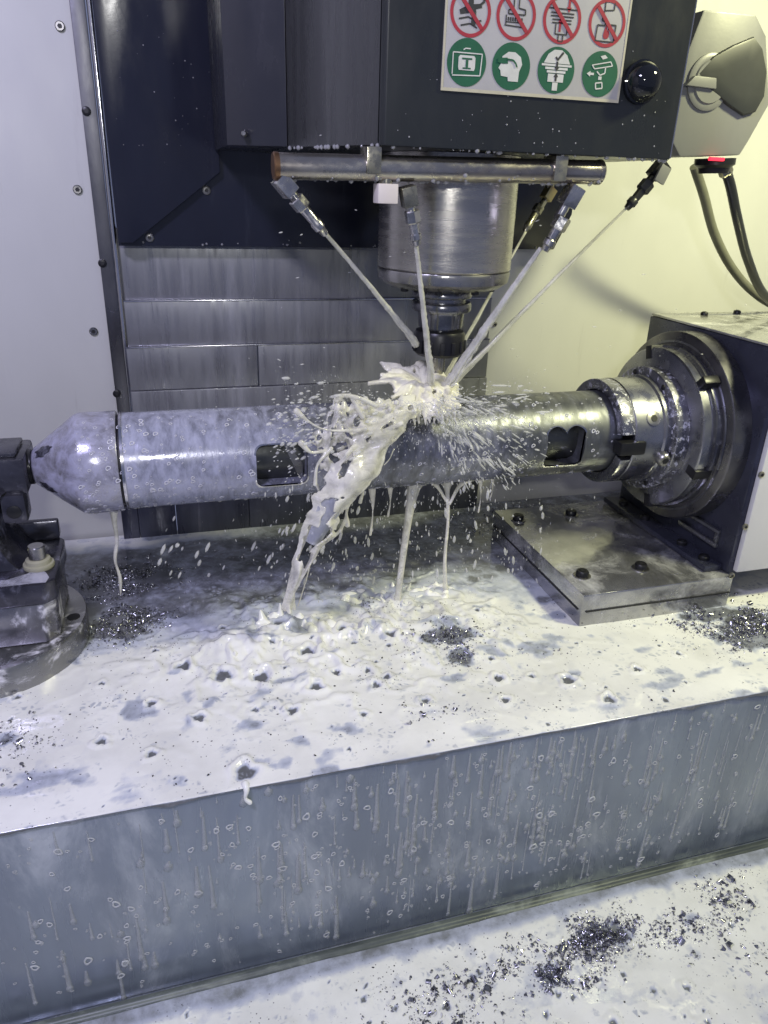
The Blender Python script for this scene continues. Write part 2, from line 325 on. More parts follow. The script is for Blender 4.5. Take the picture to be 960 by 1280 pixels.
def film_shade_t(X, Y):
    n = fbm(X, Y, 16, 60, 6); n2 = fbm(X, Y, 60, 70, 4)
    # thin wet film plus painted shade behind the workpiece line, thick milk in front
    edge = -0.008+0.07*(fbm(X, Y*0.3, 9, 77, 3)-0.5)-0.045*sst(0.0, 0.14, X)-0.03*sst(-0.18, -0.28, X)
    thin = (0.68*sst(edge-0.050, edge-0.008, Y)+0.32*sst(edge+0.01, edge+0.05, Y))*(1-0.85*sst(0.168, 0.20, Y+0.05*(n-0.5))*sst(-0.12, -0.26, X))  # lit strip at the back left is painted white
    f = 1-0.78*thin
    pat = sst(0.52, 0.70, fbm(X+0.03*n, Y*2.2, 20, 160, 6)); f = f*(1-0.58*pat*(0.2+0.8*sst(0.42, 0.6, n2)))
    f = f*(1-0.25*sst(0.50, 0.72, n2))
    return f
def crater_apply(X, Y, Z, Fm, lst, hmul=1.0):
    for (cx, cy, r) in lst:
        m = (np.abs(X-cx) < r*3) & (np.abs(Y-cy) < r*3)
        if not m.any(): continue
        x = X[m]-cx; y = Y[m]-cy; a = np.arctan2(y, x); rr = r*(1+0.16*np.sin(3*a+cx*99)+0.12*np.sin(5*a+cy*170))
        d = np.hypot(x, y)/rr
        Z[m] += 1.0*hmul*np.minimum(r, 0.008)*(0.42*np.exp(-((d-1.05)/0.25)**2)-0.25*np.exp(-(d/0.75)**2))
        Fm[m] = Fm[m]*(1-1.1*np.exp(-(d/0.70)**4))+0.25*np.exp(-((d-1.1)/0.3)**2)
def sheet(name, x0, x1, y0, y1, step, zfun, ffun, crat, chips, mat, z0, front=None):
    nx = int((x1-x0)/step)+1; ny = int((y1-y0)/step)+1
    xs = np.linspace(x0, x1, nx); ys = np.linspace(y0, y1, ny); X, Y = np.meshgrid(xs, ys, indexing='ij')
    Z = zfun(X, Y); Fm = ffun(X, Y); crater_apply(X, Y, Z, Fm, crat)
    cm = chipmask(X, Y, chips)*(0.05+1.9*fbm(X, Y, 60, 88, 5)); Fm = Fm*(1-0.8*sst(0.45, 0.95, cm))
    Yo = Y.copy()
    if front:      # the sheet rolls over the front edge and ends in a ragged lip
        wv = front+0.010*(fbm(X, Y*0, 12, 91, 4)-0.5)+0.006*(fbm(X, Y*0, 60, 93, 3)-0.5)
        Z = Z*(0.12+0.88*sst(front+0.002, front+0.03, Y))
        t = np.clip((front+0.002-Y)/0.010, 0, None)
        Z = Z-0.008*(0.05+1.2*fbm(X, Y*0, 55, 91, 5)**2)*sst(0.35, 1.4, t); Fm = Fm*(1-0.85*sst(0.0, 0.8, t))
        Yo = np.maximum(Y, front-0.0012)
    Z = Z+z0
    idx = np.arange(nx*ny).reshape(nx, ny)
    fs = np.stack([idx[:-1, :-1], idx[1:, :-1], idx[1:, 1:], idx[:-1, 1:]], -1).reshape(-1, 4)
    me = np_mesh(name, np.stack([X, Yo, Z], -1).reshape(-1, 3), fs)
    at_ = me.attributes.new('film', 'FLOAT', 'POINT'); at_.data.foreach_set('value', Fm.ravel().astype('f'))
    o = finish(name, me, mat, None, 180); tag(o, kind='stuff'); return o
def foam_mat(name, milk, thinc):
    m, nt, b, N, L = base_mat(name)
    a = N.new('ShaderNodeAttribute'); a.attribute_name = 'film'
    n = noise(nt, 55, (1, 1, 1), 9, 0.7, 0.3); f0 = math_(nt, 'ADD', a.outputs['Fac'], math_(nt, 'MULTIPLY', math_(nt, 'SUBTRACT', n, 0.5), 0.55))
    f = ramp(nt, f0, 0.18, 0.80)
    v = N.new('ShaderNodeTexVoronoi'); v.inputs['Scale'].default_value = 260; tc = N.new('ShaderNodeTexCoord'); L.new(tc.outputs['Object'], v.inputs['Vector'])
    hole = ramp(nt, v.outputs['Distance'], 0.10, 0.20); gate = ramp(nt, noise(nt, 26, (1, 1, 1), 5), 0.50, 0.60)
    pit = math_(nt, 'SUBTRACT', 1.0, math_(nt, 'MULTIPLY', math_(nt, 'SUBTRACT', 1.0, hole), gate))
    c1 = mixc(nt, ramp(nt, noise(nt, 14, (1, 1, 1), 6), 0.35, 0.7), milk, tuple(x*0.86 for x in milk))
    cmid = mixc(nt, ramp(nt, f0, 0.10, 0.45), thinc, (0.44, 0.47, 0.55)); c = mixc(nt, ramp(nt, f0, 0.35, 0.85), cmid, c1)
    lace = None
    for sc, lo, hi, nsc in ((75, 0.56, 0.70, 15), (150, 0.52, 0.64, 34)):
        v2 = N.new('ShaderNodeTexVoronoi'); v2.feature = 'DISTANCE_TO_EDGE'; v2.inputs['Scale'].default_value = sc
        wn = N.new('ShaderNodeTexNoise'); wn.inputs['Scale'].default_value = 40; L.new(tc.outputs['Object'], wn.inputs['Vector'])
        va = N.new('ShaderNodeVectorMath'); va.operation = 'MULTIPLY_ADD'; L.new(wn.outputs['Color'], va.inputs[0]); va.inputs[1].default_value = (0.02, 0.02, 0.02); L.new(tc.outputs['Object'], va.inputs[2]); L.new(va.outputs[0], v2.inputs['Vector'])
        g2 = math_(nt, 'MULTIPLY', ramp(nt, v2.outputs['Distance'], 0.10, 0.32), ramp(nt, noise(nt, nsc, (1, 1.5, 1), 7, 0.65), lo, hi))
        lace = g2 if lace is None else math_(nt, 'MAXIMUM', lace, g2)
    c = mixc(nt, math_(nt, 'MULTIPLY', lace, 0.75), c, (0.36, 0.39, 0.45)); c = mixc(nt, pit, (0.12, 0.12, 0.13), c)
    L.new(c, b.inputs['Base Color']); setv(b, IOR=1.35)
    L.new(ramp(nt, noise(nt, 24), 0.3, 0.7, 0.07, 0.20), b.inputs['Roughness']); setv(b, Coat_Weight=0.6, Coat_Roughness=0.06)
    bump(nt, b, math_(nt, 'ADD', math_(nt, 'MULTIPLY', pit, 0.5), math_(nt, 'ADD', f, math_(nt, 'MULTIPLY', noise(nt, 70, (1, 1, 1), 3), 0.7))), 0.22, 0.0008)
    return m
M_foam = foam_mat('coolant_foam', (0.82, 0.82, 0.77), (0.12, 0.125, 0.13))  # dark thin tone also holds the painted shade behind the workpiece
M_pool = foam_mat('coolant_pool', (0.84, 0.845, 0.77), (0.16, 0.17, 0.165))
foam = sheet('coolant_foam', -0.80, 0.60, YFR-0.012, YB-0.006, 0.0021, table_h, film_shade_t, craters, T_CH, M_foam, 0.0, front=YFR)
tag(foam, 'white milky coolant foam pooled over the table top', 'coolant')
F_CH = [(0.080, -0.328, 0.045, 0.018, 1.0), (0.03, -0.352, 0.030, 0.016, 0.9), (0.17, -0.335, 0.045, 0.018, 0.55), (-0.03, -0.33, 0.05, 0.02, 0.45), (-0.10, -0.36, 0.06, 0.03, 0.45), (0.24, -0.32, 0.04, 0.02, 0.4), (0.21, -0.375, 0.03, 0.02, 0.3)]
def floor_h(X, Y): return 0.004*(fbm(X, Y, 16, 120)-0.4)
def film_f(X, Y):
    n = fbm(X, Y, 14, 130, 6); lip = 1-sst(YFR-0.036, YFR-0.020, Y+0.012*(n-0.5)); return (0.30+0.70*lip)*(1-0.4*sst(0.52, 0.75, fbm(X, Y, 50, 140, 4)))
fcr = [(0.0, -0.395, 0.006), (0.13, -0.39, 0.005), (0.05, -0.40, 0.006), (-0.08, -0.35, 0.006), (0.10, -0.385, 0.004)]+[(crng.uniform(-0.3, 0.33), crng.uniform(-0.45, -0.30), crng.choice([0.002, 0.003, 0.0045])) for i in range(50)]
pool = sheet('coolant_pool', -0.75, 0.62, -0.62, YFR-0.014, 0.0026, floor_h, film_f, fcr, F_CH, M_pool, -0.204)
tag(pool, 'creamy coolant pool with chips on the floor below the table', 'coolant')
b = BM(); box(b, (-1.3, -1.3, -0.26), (1.5, YB+0.01, -0.2095), 0.0)
tag(obj('machine_floor', b, M_tablef), kind='structure')

# ------------------------------------------------------------------ back: steel strip, way cover, column guard
t = thing('edge_strip', 'tall dark steel strip with polished edge beside the left white panel', 'trim', (-0.315, YB, 0.12))
b = BM(); box(b, (-0.3225, 0.212, 0.10), (-0.3080, YB-0.0005, 1.1), 0.0008); obj('strip', b, M_strip, t)
b = BM(); rod(b, (-0.3055, 0.2125, 0.10), (-0.3010, 0.2125, 1.1), 0.0032, n=16); obj('polished_edge', b, M_chrome, t)
for p in [(108, 139), (128, 329), (146, 492)]: bolt_head(None, at(*p, 1, 0.212), (0, -1, 0), 0.0046, 0.0016, t, mat=M_black)
t = thing('way_cover', 'stepped grey steel way cover panels streaked with coolant behind the workpiece', 'way cover', (-0.08, YB, 0.0))
XL, XR = -0.3045, 0.163
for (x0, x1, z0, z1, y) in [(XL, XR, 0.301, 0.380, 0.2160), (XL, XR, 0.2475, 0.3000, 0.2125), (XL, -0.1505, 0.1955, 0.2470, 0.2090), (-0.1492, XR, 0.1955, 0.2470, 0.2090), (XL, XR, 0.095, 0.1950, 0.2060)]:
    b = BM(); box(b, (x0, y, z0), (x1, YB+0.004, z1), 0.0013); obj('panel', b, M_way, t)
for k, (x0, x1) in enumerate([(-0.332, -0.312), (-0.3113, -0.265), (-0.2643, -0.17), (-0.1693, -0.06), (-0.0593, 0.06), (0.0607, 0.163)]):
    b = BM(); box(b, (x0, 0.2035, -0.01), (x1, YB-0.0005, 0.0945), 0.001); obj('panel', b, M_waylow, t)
for (z, y) in [(0.3005, 0.2120), (0.2472, 0.2086)]:
    b = BM(); box(b, (XL, y-0.0005, z-0.0008), (XR, y+0.003, z+0.0008), 0.0004); obj('lip', b, M_chrome, t)
t = thing('column_guard', 'dark navy sheet guard behind the spindle head', 'guard', (0, 0.2, 0.362))
b = BM(); prism(b, [(-0.300, 0.3625), (0.2365, 0.3635), (0.257, 0.406), (0.257, 1.1), (-0.300, 1.1)], 0.196, 0.2035); bevel_all(b, 0.0008); obj('back_sheet', b, M_navy, t)
b = BM(); prism(b, [(-0.2985, 0.3665), (-0.284, 0.3665), (-0.186, 0.4405), (-0.186, 1.1), (-0.2985, 1.1)], 0.186, 0.1955); bevel_all(b, 0.0008); obj('corner_sheet', b, M_navy, t)
bolt_head(None, at(187, 297, 1, 0.196), (0, -1, 0), 0.0045, 0.002, t)
bolt_head(None, at(258, 238, 1, 0.196), (0, -1, 0), 0.0045, 0.002, t)
# ------------------------------------------------------------------ spindle head
t = thing('spindle_housing', 'dark painted spindle housing box hanging above the workpiece', 'housing', (0.0, 0.0, 0.46))
ZB, ZT = 0.4605, 0.92
b = BM(); prism(b, [(0.178, -0.100), (-0.0835, -0.100), (-0.0865, -0.096), (-0.0865, 0.186), (0.178, 0.186)], ZB, ZT, 2); bevel_all(b, 0.0014); obj('front_cover', b, M_head, t)
b = BM(); prism(b, [(-0.0870, -0.0945), (-0.1385, 0.0195), (-0.1385, 0.185), (-0.0870, 0.185)], ZB+0.0005, ZT, 2); bevel_all(b, 0.0012); obj('side_cover', b, M_side, t)
b = BM(); prism(b, [(-0.1392, 0.0205), (-0.1905, 0.045), (-0.1905, 0.185), (-0.1392, 0.185)], ZB+0.001, ZT, 2); bevel_all(b, 0.0012); obj('side_cover', b, M_side2, t)
b = BM(); box(b, (0.1775, -0.0985, ZB+0.001), (0.1800, -0.094, ZT), 0.0008); obj('edge_trim', b, M_chrome, t)
kp = at(800, 103, 1, -0.1); b = BM(); prof = [(0, 0.0165), (0.004, 0.0165)]+[(0.004+0.015*math.sin(a), 0.0150*math.cos(a)+0.0001) for a in np.linspace(0.05, 1.5, 9)]
lathe(b, kp, (0, -1, 0), prof, 32); obj('dome_knob', b, M_gloss, t)
for px_ in [(307, 167), (345, 165)]:
    q = at(*px_, 1, 0.03); b = BM(); lathe(b, (q.x, 0.034, q.z), (-0.3, -1, 0), [(0, 0.003), (0.006, 0.003), (0.0075, 0.0018)], 12); obj('screw', b, M_steel, t)
# ------------------------------------------------------------------ safety sign
YS = -0.1003
t = thing('safety_sign', 'white safety sign with red and green round pictograms on the spindle head', 'sign', (0.0393, YS, 0.5008))
S_white = paint('sign_white', (0.40, 0.39, 0.37), 0.45, 0.12, 30); S_red = plain('sign_red', (0.33, 0.025, 0.04), 0.45); S_green = plain('sign_green', (0.010, 0.095, 0.045), 0.45); S_black = plain('sign_black', (0.03, 0.03, 0.03), 0.5); S_wht = plain('sign_pictogram_white', (0.55, 0.55, 0.50), 0.5); S_cream = plain('sign_edge_cream', (0.46, 0.43, 0.31), 0.5)
b = BM(); box(b, (-0.0395, YS-0.0010, 0.5008), (0.1178, YS, 0.640), 0.0004); obj('plate', b, S_white, t)
b = BM()
box(b, (-0.0395, YS-0.0014, 0.5008), (0.1178, YS-0.00105, 0.5030)); box(b, (-0.0395, YS-0.0014, 0.5031), (-0.0378, YS-0.00105, 0.640)); box(b, (0.1161, YS-0.0014, 0.5031), (0.1178, YS-0.00105, 0.640)); obj('border', b, S_cream, t)
Y1, Y2, Y3, Y4 = YS-0.0012, YS-0.0016, YS-0.0020, YS-0.0024
def flat(bm, pts, c, sc, y):
    P = [(c[0]+p[0]*sc, c[1]+p[1]*sc) for p in pts]
    n = 0.0003; A = [bm.verts.new((p[0], y-n, p[1])) for p in P]; B = [bm.verts.new((p[0], y, p[1])) for p in P]
    bm.faces.new(A)
    for i in range(len(P)): bm.faces.new((A[i], B[i], B[(i+1) % len(P)], A[(i+1) % len(P)]))
def line(bm, pts, wd, c, sc, y):
    for i, (p, q) in enumerate(zip(pts, pts[1:])):
        d = Vector((q[0]-p[0], q[1]-p[1])); d.normalize(); n = Vector((-d.y, d.x))*wd/2; e = d*wd*0.0
        flat(bm, [(p[0]-e.x+n.x, p[1]-e.y+n.y), (q[0]+e.x+n.x, q[1]+e.y+n.y), (q[0]+e.x-n.x, q[1]+e.y-n.y), (p[0]-e.x-n.x, p[1]-e.y-n.y)], c, sc, y-0.00003*i)
def rect(x0, z0, x1, z1): return [(x0, z0), (x1, z0), (x1, z1), (x0, z1)]
def ring(bm, c, r0, r1, y, n=40):
    A = []
    for k in range(n):
        a = 2*math.pi*k/n; A.append([bm.verts.new((c[0]+r*math.cos(a), yy, c[1]+r*math.sin(a))) for r, yy in ((r0, y), (r0, y-0.0003), (r1, y-0.0003), (r1, y))])
    for k in range(n):
        for j in range(3): bm.faces.new((A[k][j], A[(k+1) % n][j], A[(k+1) % n][j+1], A[k][j+1]))
CR = 0.0165
CX = [-0.0190, 0.0186, 0.0579, 0.0977]
for k, cx in enumerate(CX):
    c = (cx, 0.5536+0.0006*k); bl = BM()
    rd = None
    if k == 0:      # sleeve and rotating tool
        flat(bl, [(-0.55, 0.05), (-0.15, 0.25), (-0.1, 0.7), (0.1, 0.75), (0.12, 0.3), (0.5, 0.35), (0.55, 0.2), (0.15, 0.1), (-0.1, -0.05), (-0.5, -0.12)], c, CR, Y1)
        line(bl, [(-0.55, -0.3), (-0.1, -0.2), (0.3, -0.35), (0.55, -0.3)], 0.06, c, CR, Y1); line(bl, [(-0.45, -0.55), (0.0, -0.45), (0.35, -0.6)], 0.06, c, CR, Y1); flat(bl, rect(0.05, -0.5, 0.25, 0.1), c, CR, Y2)
        line(bl, [(0.5, 0.75), (0.65, 0.45), (0.45, 0.3)], 0.09, c, CR, Y1)
    elif k == 1:    # spray box on a machine
        line(bl, [(-0.15, 0.9), (-0.15, 0.25), (-0.4, 0.2), (-0.4, 0.05), (0.45, 0.05), (0.45, 0.25), (0.1, 0.3), (0.1, 0.9)], 0.05, c, CR, Y1)
        line(bl, [(-0.5, -0.35), (-0.5, 0.0)], 0.05, c, CR, Y1); line(bl, [(-0.55, -0.4), (0.5, -0.45)], 0.05, c, CR, Y1)
        for j in range(7): flat(bl, rect(-0.42+j*0.115, -0.22, -0.35+j*0.115, -0.08), c, CR, Y1)
        line(bl, [(-0.48, -0.27), (0.42, -0.27)], 0.04, c, CR, Y1)
    elif k == 2:    # tool taper that does not fit
        for z, w_ in ((0.42, 0.75), (0.25, 0.6), (0.12, 0.6), (-0.02, 0.5), (-0.15, 0.5)): line(bl, [(-w_, z), (w_, z)], 0.05, c, CR, Y1)
        line(bl, [(-0.3, -0.2), (-0.3, -0.6), (0.3, -0.6), (0.3, -0.2)], 0.05, c, CR, Y1); line(bl, [(-0.12, -0.62), (-0.12, -0.9), (0.12, -0.9), (0.12, -0.62)], 0.05, c, CR, Y1)
        rd = BM(); flat(rd, [(-0.13, -0.5), (-0.03, -0.5), (-0.03, -0.15), (0.06, -0.15), (-0.08, 0.05), (-0.2, -0.15), (-0.13, -0.15)], c, CR, Y1)
        flat(rd, [(0.25, 0.85), (0.36, 0.85), (0.36, 0.5), (0.44, 0.5), (0.31, 0.28), (0.18, 0.5), (0.25, 0.5)], c, CR, Y1)
    else:           # burning box
        line(bl, [(-0.2, 0.85), (-0.2, 0.5), (-0.3, 0.1), (-0.1, 0.05), (-0.1, -0.1), (-0.5, -0.1), (-0.55, -0.75), (0.45, -0.75), (0.5, -0.05), (0.2, -0.05)], 0.05, c, CR, Y1)
        line(bl, [(-0.2, 0.5), (0.3, 0.55), (0.3, 0.85)], 0.05, c, CR, Y1)
        rd = BM(); flat(rd, [(0.0, -0.65), (0.14, -0.6), (0.18, -0.42), (0.1, -0.2), (0.05, -0.35), (-0.02, -0.05), (-0.1, -0.3), (-0.14, -0.5), (-0.1, -0.62)], c, CR, Y1)
    obj('pictogram', bl, S_black, t, 0)
    if rd: obj('pictogram', rd, S_red, t, 0)
    b = BM(); ring(b, c, CR*0.85, CR, Y1); a = R(-47); d = Vector((math.cos(a), math.sin(a)))*0.86; n_ = Vector((-d.y, d.x))*0.10
    flat(b, [(-d.x+n_.x, -d.y+n_.y), (d.x+n_.x, d.y+n_.y), (d.x-n_.x, d.y-n_.y), (-d.x-n_.x, -d.y-n_.y)], c, CR, Y3); obj('prohibition_ring', b, S_red, t, 0)
    c = (cx-0.0006, 0.5206-0.0001*k); b = BM(); flat(b, [(math.cos(q), math.sin(q)) for q in np.linspace(0, 2*math.pi, 40, False)], c, CR*0.98, Y1); obj('green_disc', b, S_green, t, 0)
    b = BM(); g = BM()
    if k == 0:
        line(b, [(-0.7, -0.5), (-0.7, 0.38), (0.75, 0.38), (0.7, -0.5), (-0.7, -0.55)], 0.05, c, CR, Y2); flat(b, [(-0.38, -0.32), (0.38, -0.32), (0.42, -0.2), (0.42, 0.2), (0.35, 0.28), (-0.35, 0.28), (-0.42, 0.2), (-0.42, -0.2)], c, CR, Y2)
        flat(g, rect(-0.25, 0.12, 0.25, 0.18), c, CR, Y3); flat(g, rect(-0.06, -0.2, 0.06, 0.1), c, CR, Y3); flat(g, rect(-0.2, -0.26, 0.2, -0.21), c, CR, Y3); line(b, [(-0.2, 0.5), (-0.1, 0.56), (0.15, 0.56)], 0.05, c, CR, Y2)
    elif k == 1:    # head with goggles
        flat(b, [(-0.5, 0.38), (-0.2, 0.58), (0.15, 0.58), (0.45, 0.4), (0.55, 0.1), (0.42, -0.2), (0.4, -0.62), (-0.12, -0.62), (-0.15, -0.45), (-0.5, -0.42), (-0.55, -0.2), (-0.66, -0.1), (-0.5, 0.15)], c, CR, Y2)
        flat(g, [(-0.72, 0.3), (-0.25, 0.34), (-0.2, 0.1), (-0.45, 0.08), (-0.72, 0.12)], c, CR, Y3); line(g, [(-0.25, 0.27), (0.05, 0.25), (0.2, 0.12), (0.26, -0.02)], 0.07, c, CR, Y4)
    elif k == 2:    # taper that fits
        flat(b, [(-0.7, 0.28), (0.7, 0.28), (0.5, 0.65), (0.2, 0.84), (-0.2, 0.84), (-0.5, 0.65)], c, CR, Y2)
        flat(b, rect(-0.8, 0.16, 0.8, 0.25), c, CR, Y2); flat(b, rect(-0.6, 0.02, 0.6, 0.12), c, CR, Y2); flat(b, rect(-0.5, -0.12, 0.5, -0.02), c, CR, Y2); flat(b, rect(-0.42, -0.5, 0.42, -0.16), c, CR, Y2); flat(b, rect(-0.14, -0.86, 0.14, -0.52), c, CR, Y2)
        line(g, [(-0.1, 0.55), (0.0, 0.42), (0.28, 0.75)], 0.09, c, CR, Y3)
        flat(g, [(-0.05, 0.36), (0.05, 0.36), (0.05, 0.12), (0.12, 0.12), (0, -0.05), (-0.12, 0.12), (-0.05, 0.12)], c, CR, Y3); flat(g, [(-0.05, -0.46), (0.05, -0.46), (0.05, -0.28), (0.12, -0.28), (0, -0.1), (-0.12, -0.28), (-0.05, -0.28)], c, CR, Y3)
    else:           # inspect, panel and hand
        line(b, [(-0.5, 0.35), (0.5, 0.55), (0.62, 0.38), (-0.35, 0.2), (-0.5, 0.35)], 0.05, c, CR, Y2); flat(b, [(-0.1, 0.75), (0.15, 0.82), (0.3, 0.7), (0.05, 0.62)], c, CR, Y2)
        line(b, [(-0.2, 0.1), (0.0, -0.05), (0.25, 0.05), (0.25, 0.3)], 0.06, c, CR, Y2); flat(b, [(-0.75, -0.02), (-0.55, 0.1), (-0.55, 0.03), (-0.35, 0.03), (-0.35, -0.07), (-0.55, -0.07), (-0.55, -0.14)], c, CR, Y2)
        line(b, [(-0.15, -0.65), (-0.2, -0.4), (0.15, -0.35), (0.2, -0.6), (-0.15, -0.65)], 0.06, c, CR, Y2); flat(b, rect(-0.08, -0.25, 0.1, -0.1), c, CR, Y2)
    obj('pictogram', b, S_wht, t, 0)
    if len(g.verts): obj('pictogram', g, S_green if k != 2 else S_black, t, 0)
    else: g.free()
# ------------------------------------------------------------------ spindle, tool
SX, SYY = 0.0105, 0.0
t = thing('spindle', 'brushed steel spindle nose under the dark housing', 'spindle', (SX, SYY, 0.347))
b = BM(); lathe(b, (SX, SYY, 0.347), (0, 0, 1), [(0.0125, 0.0640), (0.014, 0.0653), (0.113, 0.0653)], 72); obj('housing', b, M_brush, t)
b = BM(); lathe(b, (SX, SYY, 0.347), (0, 0, 1), [(-0.004, 0.030), (-0.004, 0.055), (0.0, 0.061), (0.002, 0.0640), (0.010, 0.0653), (0.0122, 0.0645)], 72); obj('end_ring', b, M_steel, t)
for k in range(8):
    a = 2*math.pi*k/8+0.35; b = BM(); lathe(b, (SX+0.048*math.cos(a), SYY+0.048*math.sin(a), 0.3428), (0, 0, -1), [(0, 0.004), (0.003, 0.004), (0.0035, 0.0032)], 14); obj('screw', b, M_black, t)
t = thing('tool_holder', 'black collet tool holder with end mill below the spindle nose', 'tool holder', (SX, SYY, 0.226))
b = BM(); lathe(b, (SX, SYY, 0.300), (0, 0, 1), [(0, 0.0175), (0.003, 0.0178), (0.003, 0.0225), (0.016, 0.0235), (0.0185, 0.0245), (0.019, 0.0290), (0.0205, 0.0302), (0.0265, 0.0302), (0.028, 0.0290), (0.0282, 0.0240), (0.0322, 0.0240), (0.0324, 0.0290), (0.0338, 0.0302), (0.0385, 0.0302), (0.040, 0.0290), (0.043, 0.024), (0.046, 0.024)], 56); obj('flange', b, metal('holder_black_steel', (0.22, 0.22, 0.23), 0.22, 0.95, (0.14, 0.14, 0.15), 14), t)
b = BM(); lathe(b, (SX, SYY, 0.2755), (0, 0, 1), [(-0.001, 0.012), (-0.001, 0.0225), (0.002, 0.0258), (0.020, 0.0262), (0.0235, 0.0245), (0.0250, 0.0180)], 48); nut = obj('collet_nut', b, M_black, t)
for k in range(14):
    a = 2*math.pi*k/14; b = BM(); box(b, (-0.0022, -0.0014, 0.2785), (0.0022, 0.0012, 0.2905), 0.0004, Matrix.Translation((SX+0.0262*math.cos(a), SYY+0.0262*math.sin(a), 0))@Matrix.Rotation(a+math.pi/2, 4, 'Z')); obj('wrench_slot', b, M_hole, nut)
b = BM(); lathe(b, (SX, SYY, 0.2265), (0, 0, 1), [(0, 0.0055), (0.001, 0.0062), (0.022, 0.0062), (0.024, 0.0074), (0.050, 0.0074)], 24); cut = obj('end_mill', b, M_steel, t)
b = BM(); P0 = []
for s in range(3):
    pts = [Vector((SX+0.0062*math.cos(s*2.09+q*4.2), SYY+0.0062*math.sin(s*2.09+q*4.2), 0.227+q*0.022)) for q in np.linspace(0, 1, 14)]
    tube(b, pts, 0.0016, 6)
obj('flute', b, M_black, cut)
# ------------------------------------------------------------------ coolant manifold, nozzles
YP = -0.085
t = thing('coolant_manifold', 'stained steel coolant pipe running under the spindle head', 'pipe', (-0.02, YP, 0.435))
pa, pb = Vector((-0.1663, YP, 0.4432)), Vector((0.1175, YP, 0.4486)); b = BM(); rod(b, pa, pb, 0.0098, n=32); obj('pipe', b, M_pipe, t)
pd = (pb-pa).normalized()
for e, s in ((pa, -1), (pb, 1)):
    b = BM(); lathe(b, e-pd*s*0.002, pd*s, [(0, 0.0102), (0.0035, 0.0104), (0.0045, 0.0095), (0.0045, 0.006)], 28); obj('end_cap', b, plain('copper_stain', (0.26, 0.15, 0.08), 0.35, 0.9) if s < 0 else M_pipe, t)
for x in (-0.09, 0.075):
    b = BM(); box(b, (x-0.006, YP-0.0115, 0.4400), (x+0.006, YP+0.0115, 0.4600), 0.001); obj('pipe_clamp', b, M_nickel2, t)
TIP = Vector((SX, -0.012, 0.228))
def nozzle(pxs, depth, label, bm_, mt, tip, sc=1.0, jetr=0.0024, jl=None, block=True):
    """pxs: block, hex and mouth of one nozzle; the mouth points at the jet's target"""
    A, Bp, Cc = [at(*p, 1, d) for p, d in zip(pxs, depth)]
    t = thing('coolant_nozzle', label, 'nozzle', Cc, 'coolant nozzles round the spindle'); d = (Cc-A).normalized()
    if block:
        x, y, z = frame(d); m = Matrix((( x.x, y.x, z.x, A.x), (x.y, y.y, z.y, A.y), (x.z, y.z, z.z, A.z), (0, 0, 0, 1)))
        b = BM(); box(b, (-0.0062*sc, -0.0062*sc, -0.009*sc), (0.0062*sc, 0.0062*sc, 0.007*sc), 0.0008, m); obj('elbow_block', b, bm_, t)
    b = BM(); lathe(b, A+d*0.005*sc, d, [(0, 0.004*sc), ((Bp-A).length-0.008*sc, 0.004*sc)], 16); obj('stem', b, mt, t)
    b = BM(); lathe(b, Bp-d*0.006*sc, d, [(0, 0.0058*sc), (0.0008, 0.0066*sc), (0.0095*sc, 0.0066*sc), (0.0105*sc, 0.0058*sc)], 6); obj('hex_nut', b, mt, t, 0)
    L_ = (Cc-Bp).length; b = BM(); lathe(b, Bp, d, [(0, 0.0046*sc), (L_*0.55, 0.0040*sc), (L_*0.6, 0.0050*sc), (L_*0.78, 0.0050*sc), (L_*0.82, 0.0038*sc), (L_, 0.0030*sc)], 20); obj('nozzle_tube', b, mt, t)
    return Cc, d
def jet(a, tgt, r0, r1, label, seed):
    a, tgt = Vector(a), Vector(tgt); n = 60; rs = random.Random(seed); L_ = (tgt-a).length; x, y, z = frame(tgt-a); pts = []; rad = []
    for i in range(n+1):
        q = i/n; wob = q*q*0.0005
        pts.append(a+(tgt-a)*q+x*wob*math.sin(q*19+seed)+y*wob*math.sin(q*27+seed*2)+Vector((0, 0, 0.006*q*(1-q))))
        rad.append((r0+(r1-r0)*q)*(1+q*(0.06*math.sin(q*41+seed)+0.05*math.sin(q*77+2*seed))))
    b = BM(); tube(b, pts, [q_*0.8 for q_ in rad], 12)
    for s_ in range(3):
        ph = rs.uniform(0, 6.28); P2 = [p+(x*math.cos(ph+0.8*i/n)+y*math.sin(ph+0.8*i/n))*(rad[i]*(0.45+0.5*(i/n)**2)) for i, p in enumerate(pts)]
        tube(b, P2, [max(0.0003, r_*0.34*(0.6+0.8*rs.random())) for r_ in rad], 7)
    tag(obj('coolant_jet', b, M_jet, None, 180), label, 'coolant jet', 'coolant jets aimed at the cutter')
c, d = nozzle([(357, 233), (375, 255), (405, 290)], (YP, YP-0.002, YP+0.008), 'leftmost coolant nozzle angled down at the left end of the pipe', M_nickel, M_nickel, TIP)
jet(c, at(522, 432, 1, -0.020), 0.0022, 0.0032, 'leftmost coolant jet slanting down to the collet nut', 1)
b = BM(); q = at(482, 242, 1, YP); box(b, (q.x-0.0085, YP-0.008, q.z-0.0075), (q.x+0.0085, YP+0.008, q.z+0.0075), 0.001); plug = thing('plug_fitting', 'pale square plug fitting under the pipe left of the spindle', 'fitting', (q.x, YP, q.z)); obj('block', b, paint('pale_fitting', (0.66, 0.60, 0.55), 0.35), plug)
b = BM(); rod(b, (q.x, YP, q.z+0.006), (q.x, YP, 0.441), 0.006, n=16); obj('neck', b, M_nickel2, plug)
c, d = nozzle([(511, 247), (516, 272), (520, 306)], (YP, YP, YP+0.004), 'coolant nozzle pointing straight down in front of the spindle', M_nickel2, M_nickel, TIP)
